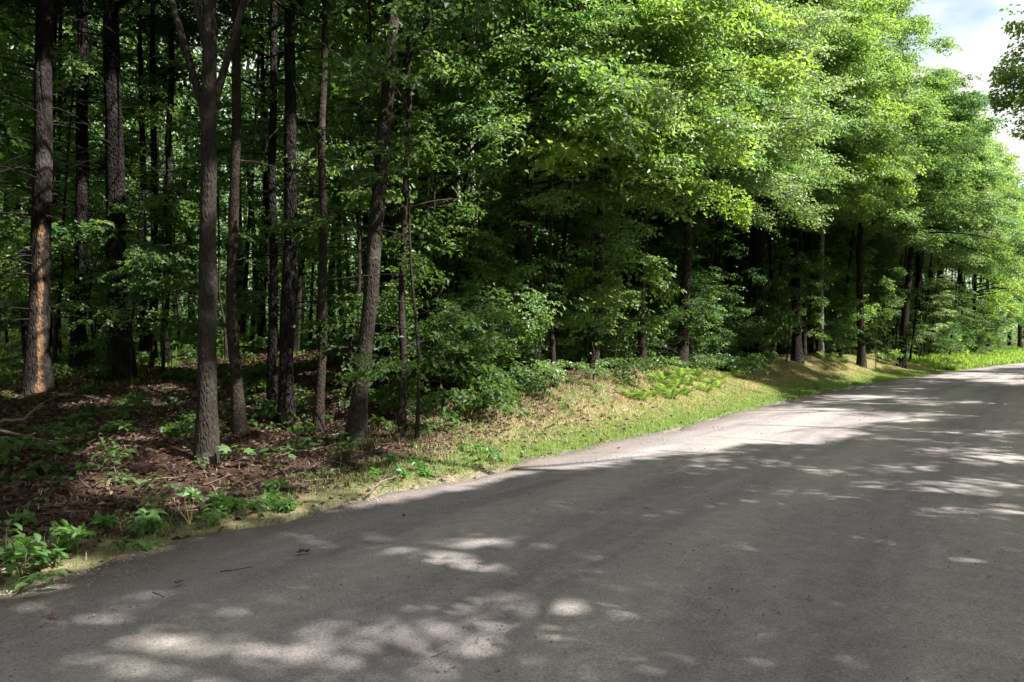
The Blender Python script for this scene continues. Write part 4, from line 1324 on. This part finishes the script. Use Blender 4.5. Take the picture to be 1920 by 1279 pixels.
def round_leaf(mb, p, d, nrm, size, r, tint, lobed=False):
    side = np.cross(nrm, d)
    if lobed:   # five lobed maple outline
        ang = np.array([0, 25, 50, 75, 100, 128, 150]) * math.pi / 180
        rad = np.array([1.0, 0.55, 0.92, 0.5, 0.72, 0.38, 0.3])
        a = np.concatenate([ang, -ang[::-1][:-1]]); q = np.concatenate([rad, rad[::-1][:-1]])
        c = p + d * size * 0.38
        pts = c + size * 0.62 * (q * np.cos(a))[:, None] * d + size * 0.62 * (q * np.sin(a))[:, None] * side - (np.abs(np.sin(a)) * q)[:, None] * nrm * size * 0.10
        v = np.vstack([[c], pts])
    else:
        u = np.array([0.0, 0.18, 0.4, 0.62, 0.84, 1.0]); w = np.array([0.02, 0.24, 0.32, 0.27, 0.13, 0.0])
        mid = p + d * (u * size)[:, None] - nrm * (0.18 * size * u**2)[:, None]
        l_ = mid + side * (w * size)[:, None] + nrm * (w * 0.3 * size)[:, None]; r2 = mid - side * (w * size)[:, None] + nrm * (w * 0.3 * size)[:, None]
        v = np.vstack([mid, l_, r2])
        tr = []
        for k in range(5):
            tr += [(k, k + 1, 6 + k), (k + 1, 7 + k, 6 + k), (k, 12 + k, k + 1), (k + 1, 12 + k, 13 + k)]
        mb.add(v, np.array(tr), None, tint)
        return
    n = len(v) - 1
    tr = [(0, 1 + k, 1 + (k + 1) % n) for k in range(n)]
    mb.add(v, np.array(tr), None, tint)


def seedling_mesh(seed, h=0.3, n=9, size=0.1, lobed=False, spread=0.5):
    r = np.random.default_rng(seed)
    leaves, stem = MB(), MB()
    for s_ in range(2 if n > 8 else 1):
        lean = r.standard_normal(2) * 0.15
        top = np.array([lean[0], lean[1], h * (1 - 0.25 * s_)])
        path = np.array([[0, 0, -0.03], top * 0.5 + [0.01, 0.01, 0.02], top])
        stem.tube(path, [0.005, 0.004, 0.002], 5)
        for k in range(n // (2 if n > 8 else 1)):
            u = 0.3 + 0.7 * (k + 1) / n * (2 if n > 8 else 1)
            p = top * min(u, 1)
            a = k * 2.1 + r.standard_normal() * 0.4
            pet = p + np.array([math.cos(a), math.sin(a), 0.35]) * spread * size * 0.9
            stem.tube(np.array([p, pet]), [0.0025, 0.0015], 3, cap=False)
            d = unit(np.array([math.cos(a), math.sin(a), -0.25 + 0.2 * r.standard_normal()]))
            nn = np.array([.25 * r.standard_normal(), .25 * r.standard_normal(), 1.0]); nn = unit(nn - nn.dot(d) * d)
            round_leaf(leaves, pet, d, nn, size * (0.7 + 0.5 * r.random()), r, r.random(), lobed)
    return leaves, stem


STEMM = flat_mat('green_stem', (0.09, 0.10, 0.04), (0.14, 0.12, 0.06))
def seedling(px, py, seed, label, group=None, name='seedling', cat='seedling', **k):
    p = at(px, py)
    if p[2] < 0.04: p[2] = 0.0
    lv, stm = seedling_mesh(seed, **k)
    o = empty(name, (0, 0, 0)); tag(o, label, cat, group)
    stm.build('stem', STEMM, o); lv.build('foliage', LEAF['herb'], o)
    o.location = tuple(p); o.rotation_euler = (0, 0, seed * 1.7)
    return o


seedling(42, 1085, 1, 'tallest broad-leaved plant in the lower left corner by the road edge', h=.34, n=18, size=.12)
seedling(15, 1060, 2, 'broad-leaved plant cut by the left border beside the road edge', h=.30, n=16, size=.11)
seedling(75, 1075, 3, 'broad-leaved plant right of the tallest plant in the lower left corner', h=.24, n=14, size=.10)
seedling(110, 1065, 4, 'low leafy plant, fourth from the left border by the road edge', h=.16, n=12, size=.09)
seedling(20, 1110, 5, 'low leafy plant closest to the road in the lower left corner', h=.14, n=12, size=.08)
seedling(448, 868, 6, 'bright maple seedling right of the stout forked maple foot', h=.22, n=7, size=.17, lobed=True)
seedling(490, 870, 7, 'small maple seedling between two brighter maple seedlings', h=.18, n=6, size=.12, lobed=True)
seedling(528, 868, 8, 'maple seedling with drooping pale leaves near the slender grey maple', h=.24, n=7, size=.16, lobed=True)
seedling(575, 855, 9, 'shaded maple seedling below the slender grey maple', h=.24, n=8, size=.14, lobed=True)
seedling(150, 840, 10, 'leafy bramble plant in the shade left of the forked maple', h=.30, n=16, size=.10)
seedling(185, 885, 11, 'leafy bramble plant lower down in the shade left of the forked maple', h=.28, n=16, size=.10)
seedling(210, 860, 12, 'leafy bramble plant, rightmost of the three left of the forked maple', h=.25, n=14, size=.09)
seedling(385, 885, 13, 'small ivy-like plant growing at the foot of the stout forked maple', h=.22, n=14, size=.07)
seedling(415, 985, 14, 'low bright clump at the road edge under the forked maple', h=.09, n=14, size=.06)
seedling(460, 975, 15, 'low bright clump right beside another at the road edge', h=.08, n=14, size=.055)
seedling(235, 1035, 16, 'low clump of small leaves by the road edge, right of the corner plants', h=.10, n=14, size=.06)
seedling(1500, 745, 17, 'small bright plant standing alone at the gravel edge near the hollow', h=.36, n=16, size=.13)
seedling(1532, 733, 18, 'second small bright plant at the gravel edge, right of the lone one', h=.34, n=16, size=.13)

low = []
for i in range(30):
    px = r_.uniform(600, 1240); py = np.interp(px, [600, 780, 960, 1240], [850, 800, 757, 715]) + r_.uniform(-26, 30)
    low.append((px, py))
low.sort()
for i, (px, py) in enumerate(low):
    seedling(px, py, 500 + i, 'low plant along the verge top, %s from the left of the row' % ORD[i], 'low plants along the verge top', h=r_.uniform(.12, .3), n=int(r_.integers(8, 17)), size=r_.uniform(.07, .12), lobed=bool(i % 3 == 0))
low = sorted((r_.uniform(0, 600), r_.uniform(800, 990)) for i in range(26))
for i, (px, py) in enumerate(low):
    py = min(py, np.interp(px, [0, 600], [1060, 930]))
    seedling(px, py, 540 + i, 'small plant among the fallen leaves in the left foreground, %s from the left' % ORD[i], 'small plants among the fallen leaves', h=r_.uniform(.08, .25), n=int(r_.integers(6, 15)), size=r_.uniform(.05, .1), lobed=bool(i % 2))

# ------------------------------------------------------------------ fallen wood, sticks, odd bits
def stick(name, pts, r0, mat, label, cat='stick', side=(), seed=0, group=None, lift=0.01):
    r = np.random.default_rng(seed)
    P = np.array([at(a, b) for a, b in pts]); P[:, 2] = np.where(P[:, 2] < 0.045, 0.05, P[:, 2]) + lift
    u = np.linspace(0, len(P) - 1, 5 * (len(P) - 1) + 1)
    i = np.clip(u.astype(int), 0, len(P) - 2); f = (u - i)[:, None]
    Q = P[i] * (1 - f) + P[i + 1] * f + r.standard_normal((len(u), 3)) * r0 * 0.5
    mb = MB(); mb.tube(Q, np.linspace(r0, r0 * 0.5, len(Q)), 6, 0.08, r, r.random())
    for (k, dx, dy, dz, rr2) in side:
        b = Q[int(k * (len(Q) - 1))]
        e = b + np.array([dx, dy, dz])
        mb.tube(np.array([b, (b + e) / 2 + r.standard_normal(3) * 0.02, e]), [rr2, rr2 * .8, rr2 * .4], 5, attr=r.random())
    o = mb.build(name, mat, loc=Q[0]); tag(o, label, cat, group)
    return o


stick('fallen_branch', [(0, 822), (60, 835), (105, 850)], 0.022, DEADWOOD, 'pale fallen branch slanting down from the left border in the shade', 'fallen branch', [(.4, .3, .1, .12, .008), (.7, .25, -.2, .08, .006)], 1, lift=.09)
stick('fallen_branch', [(0, 800), (45, 795), (78, 770)], 0.028, DEADWOOD, 'reddish fallen branch rising at the left border above the pale one', 'fallen branch', [(.6, .2, .3, .25, .008)], 2, lift=.06)
stick('fallen_branch', [(20, 790), (90, 815), (190, 830)], 0.011, DARKTWIG, 'thin dark branch lying below the orange stemmed pine', 'fallen branch', [(.3, .1, .2, .2, .005), (.6, .2, .2, .1, .005)], 3, lift=.1)
stick('fallen_branch', [(385, 955), (420, 938), (448, 930)], 0.03, DEADWOOD, 'short broken brown branch on the litter below the forked maple', 'fallen branch', [(.3, -.1, .1, .09, .015), (.5, .12, -.08, .07, .012), (.8, .1, .08, .06, .01)], 4, lift=.03)
stick('fallen_branch', [(376, 965), (410, 955), (440, 951)], 0.018, DARKTWIG, 'dark broken stick under the short broken brown branch', 'fallen branch', [(.5, .12, -.05, .05, .008)], 5, lift=.02)
stick('fallen_branch', [(515, 868), (545, 858), (590, 850)], 0.010, DEADWOOD, 'thin grey stick lying among the maple seedlings', 'fallen branch', (), 6, lift=.06)
stick('fallen_branch', [(690, 935), (715, 915), (745, 905)], 0.010, DEADWOOD, 'thin pale stick lying at the top of the gravel edge', 'fallen branch', [(.5, .05, .1, .06, .004)], 7, lift=.02)
stick('fallen_log', [(590, 668), (680, 664), (770, 672)], 0.07, DARKTWIG, 'dark fallen log lying across the bright ferns deep in the wood', 'log', (), 8, lift=.12)
stick('fallen_branch', [(1290, 690), (1350, 665), (1420, 658)], 0.018, DEADWOOD, 'thin dead branch slanting up beside the thickest dark trunk', 'fallen branch', [(.4, .3, .1, .2, .007)], 9, lift=.25)
stick('twig', [(1207, 959), (1222, 963), (1236, 966)], 0.005, DARKTWIG, 'small dark twig lying in the middle of the shaded road', 'twig', [(.5, .05, .04, .004, .003)], 10)
stick('twig', [(412, 1081), (440, 1078), (474, 1072)], 0.004, DARKTWIG, 'long thin twig on the road left of the dead leaf', 'twig', (), 11)
stick('twig', [(286, 1121), (298, 1126), (308, 1131)], 0.004, DARKTWIG, 'short twig on the road near the lower left plants', 'twig', (), 12)
stick('twig', [(808, 1246), (825, 1241), (840, 1233)], 0.0025, DEADWOOD, 'pale thin twig at the bottom middle of the road', 'twig', [(.3, .03, .02, .004, .0015)], 13)
stick('twig', [(905, 1148), (920, 1144), (936, 1141)], 0.003, DARKTWIG, 'faint dark twig on the road above the pale twig', 'twig', (), 14)
stick('twig', [(700, 910), (708, 917), (722, 919)], 0.006, DARKTWIG, 'small dark twig at the ragged gravel edge of the verge', 'twig', (), 15)


def stone(px, py, size, seed, mat, label, cat, name):
    r = np.random.default_rng(seed)
    p = at(px, py); p[2] = max(p[2], 0.045)
    mb = MB(); mb.add(ICO_V * size * (0.75 + 0.5 * r.random((12, 1))) * np.array([1.2, 1, .6]) + p, ICO_F, None, r.random(12))
    tag(mb.build(name, mat, loc=p, smooth_=False), label, cat)


CLOD = flat_mat('dark_clod', (0.035, 0.028, 0.022), (0.07, 0.055, 0.045), scale=60)
PALE = flat_mat('pale_stone', (0.36, 0.33, 0.31), (0.48, 0.45, 0.42), scale=40)
stone(586, 1262, 0.022, 1, CLOD, 'dark clod of earth lying on the road at the bottom left of centre', 'clod', 'clod')
stone(757, 970, 0.014, 2, CLOD, 'dark pebble on the road just off the grass edge', 'stone', 'stone')
stone(634, 818, 0.075, 3, PALE, 'pale rounded stone at the foot of the leaning maple', 'stone', 'stone')
stone(1170, 770, 0.05, 4, PALE, 'small pale stone lying in the dry grass of the bank', 'stone', 'stone')
stone(1160, 842, 0.018, 5, CLOD, 'dark pebble on the sunlit gravel near the verge', 'stone', 'stone')
stone(1215, 690, 0.05, 6, PALE, 'pale stone in the dark above the dry grass bank', 'stone', 'stone')


def road_leaf(px, py, size, seed, label):
    r = np.random.default_rng(seed)
    p = at(px, py); p[2] = 0.06
    mb = MB()
    for k in range(3):
        a = seed + k * 1.2
        d = unit(np.array([math.cos(a), math.sin(a), .2])); nn = np.array([.3 * r.standard_normal(), .3 * r.standard_normal(), 1]); nn = unit(nn - nn.dot(d) * d)
        round_leaf(mb, p, d, nn, size, r, r.random(), True)
    tag(mb.build('dead_leaf', DEADLEAF, loc=p), label, 'dead leaf')


road_leaf(568, 1044, .07, 1, 'curled brown dead leaf lying on the road below the verge')
road_leaf(338, 1102, .05, 2, 'yellowish dead leaf in the sun fleck on the left of the road')
road_leaf(105, 1172, .06, 3, 'dull green dead leaf on the road near the lower left border')
road_leaf(64, 1118, .07, 4, 'reddish dead leaf caught at the road edge by the corner plants')


def stalk():
    r = np.random.default_rng(4)
    p = at(356, 985)
    mb = MB()
    for k in range(3):
        a = 1.2 + k; l = .36 - .06 * k
        u = np.linspace(0, 1, 6)
        mb.tube(np.stack([p[0] + (.05 - .12 * k) * u, p[1] + 0.02 * u, p[2] + l * u], -1), np.linspace(.004, .002, 6), 4, attr=.8)
    tag(mb.build('dry_stalk', STRAW, loc=p), 'pale dry grass stalks standing up on the verge below the forked maple', 'dry stalk')


stalk()
print('objects', len(bpy.data.objects), 'faces', sum(len(m.polygons) for m in bpy.data.meshes))
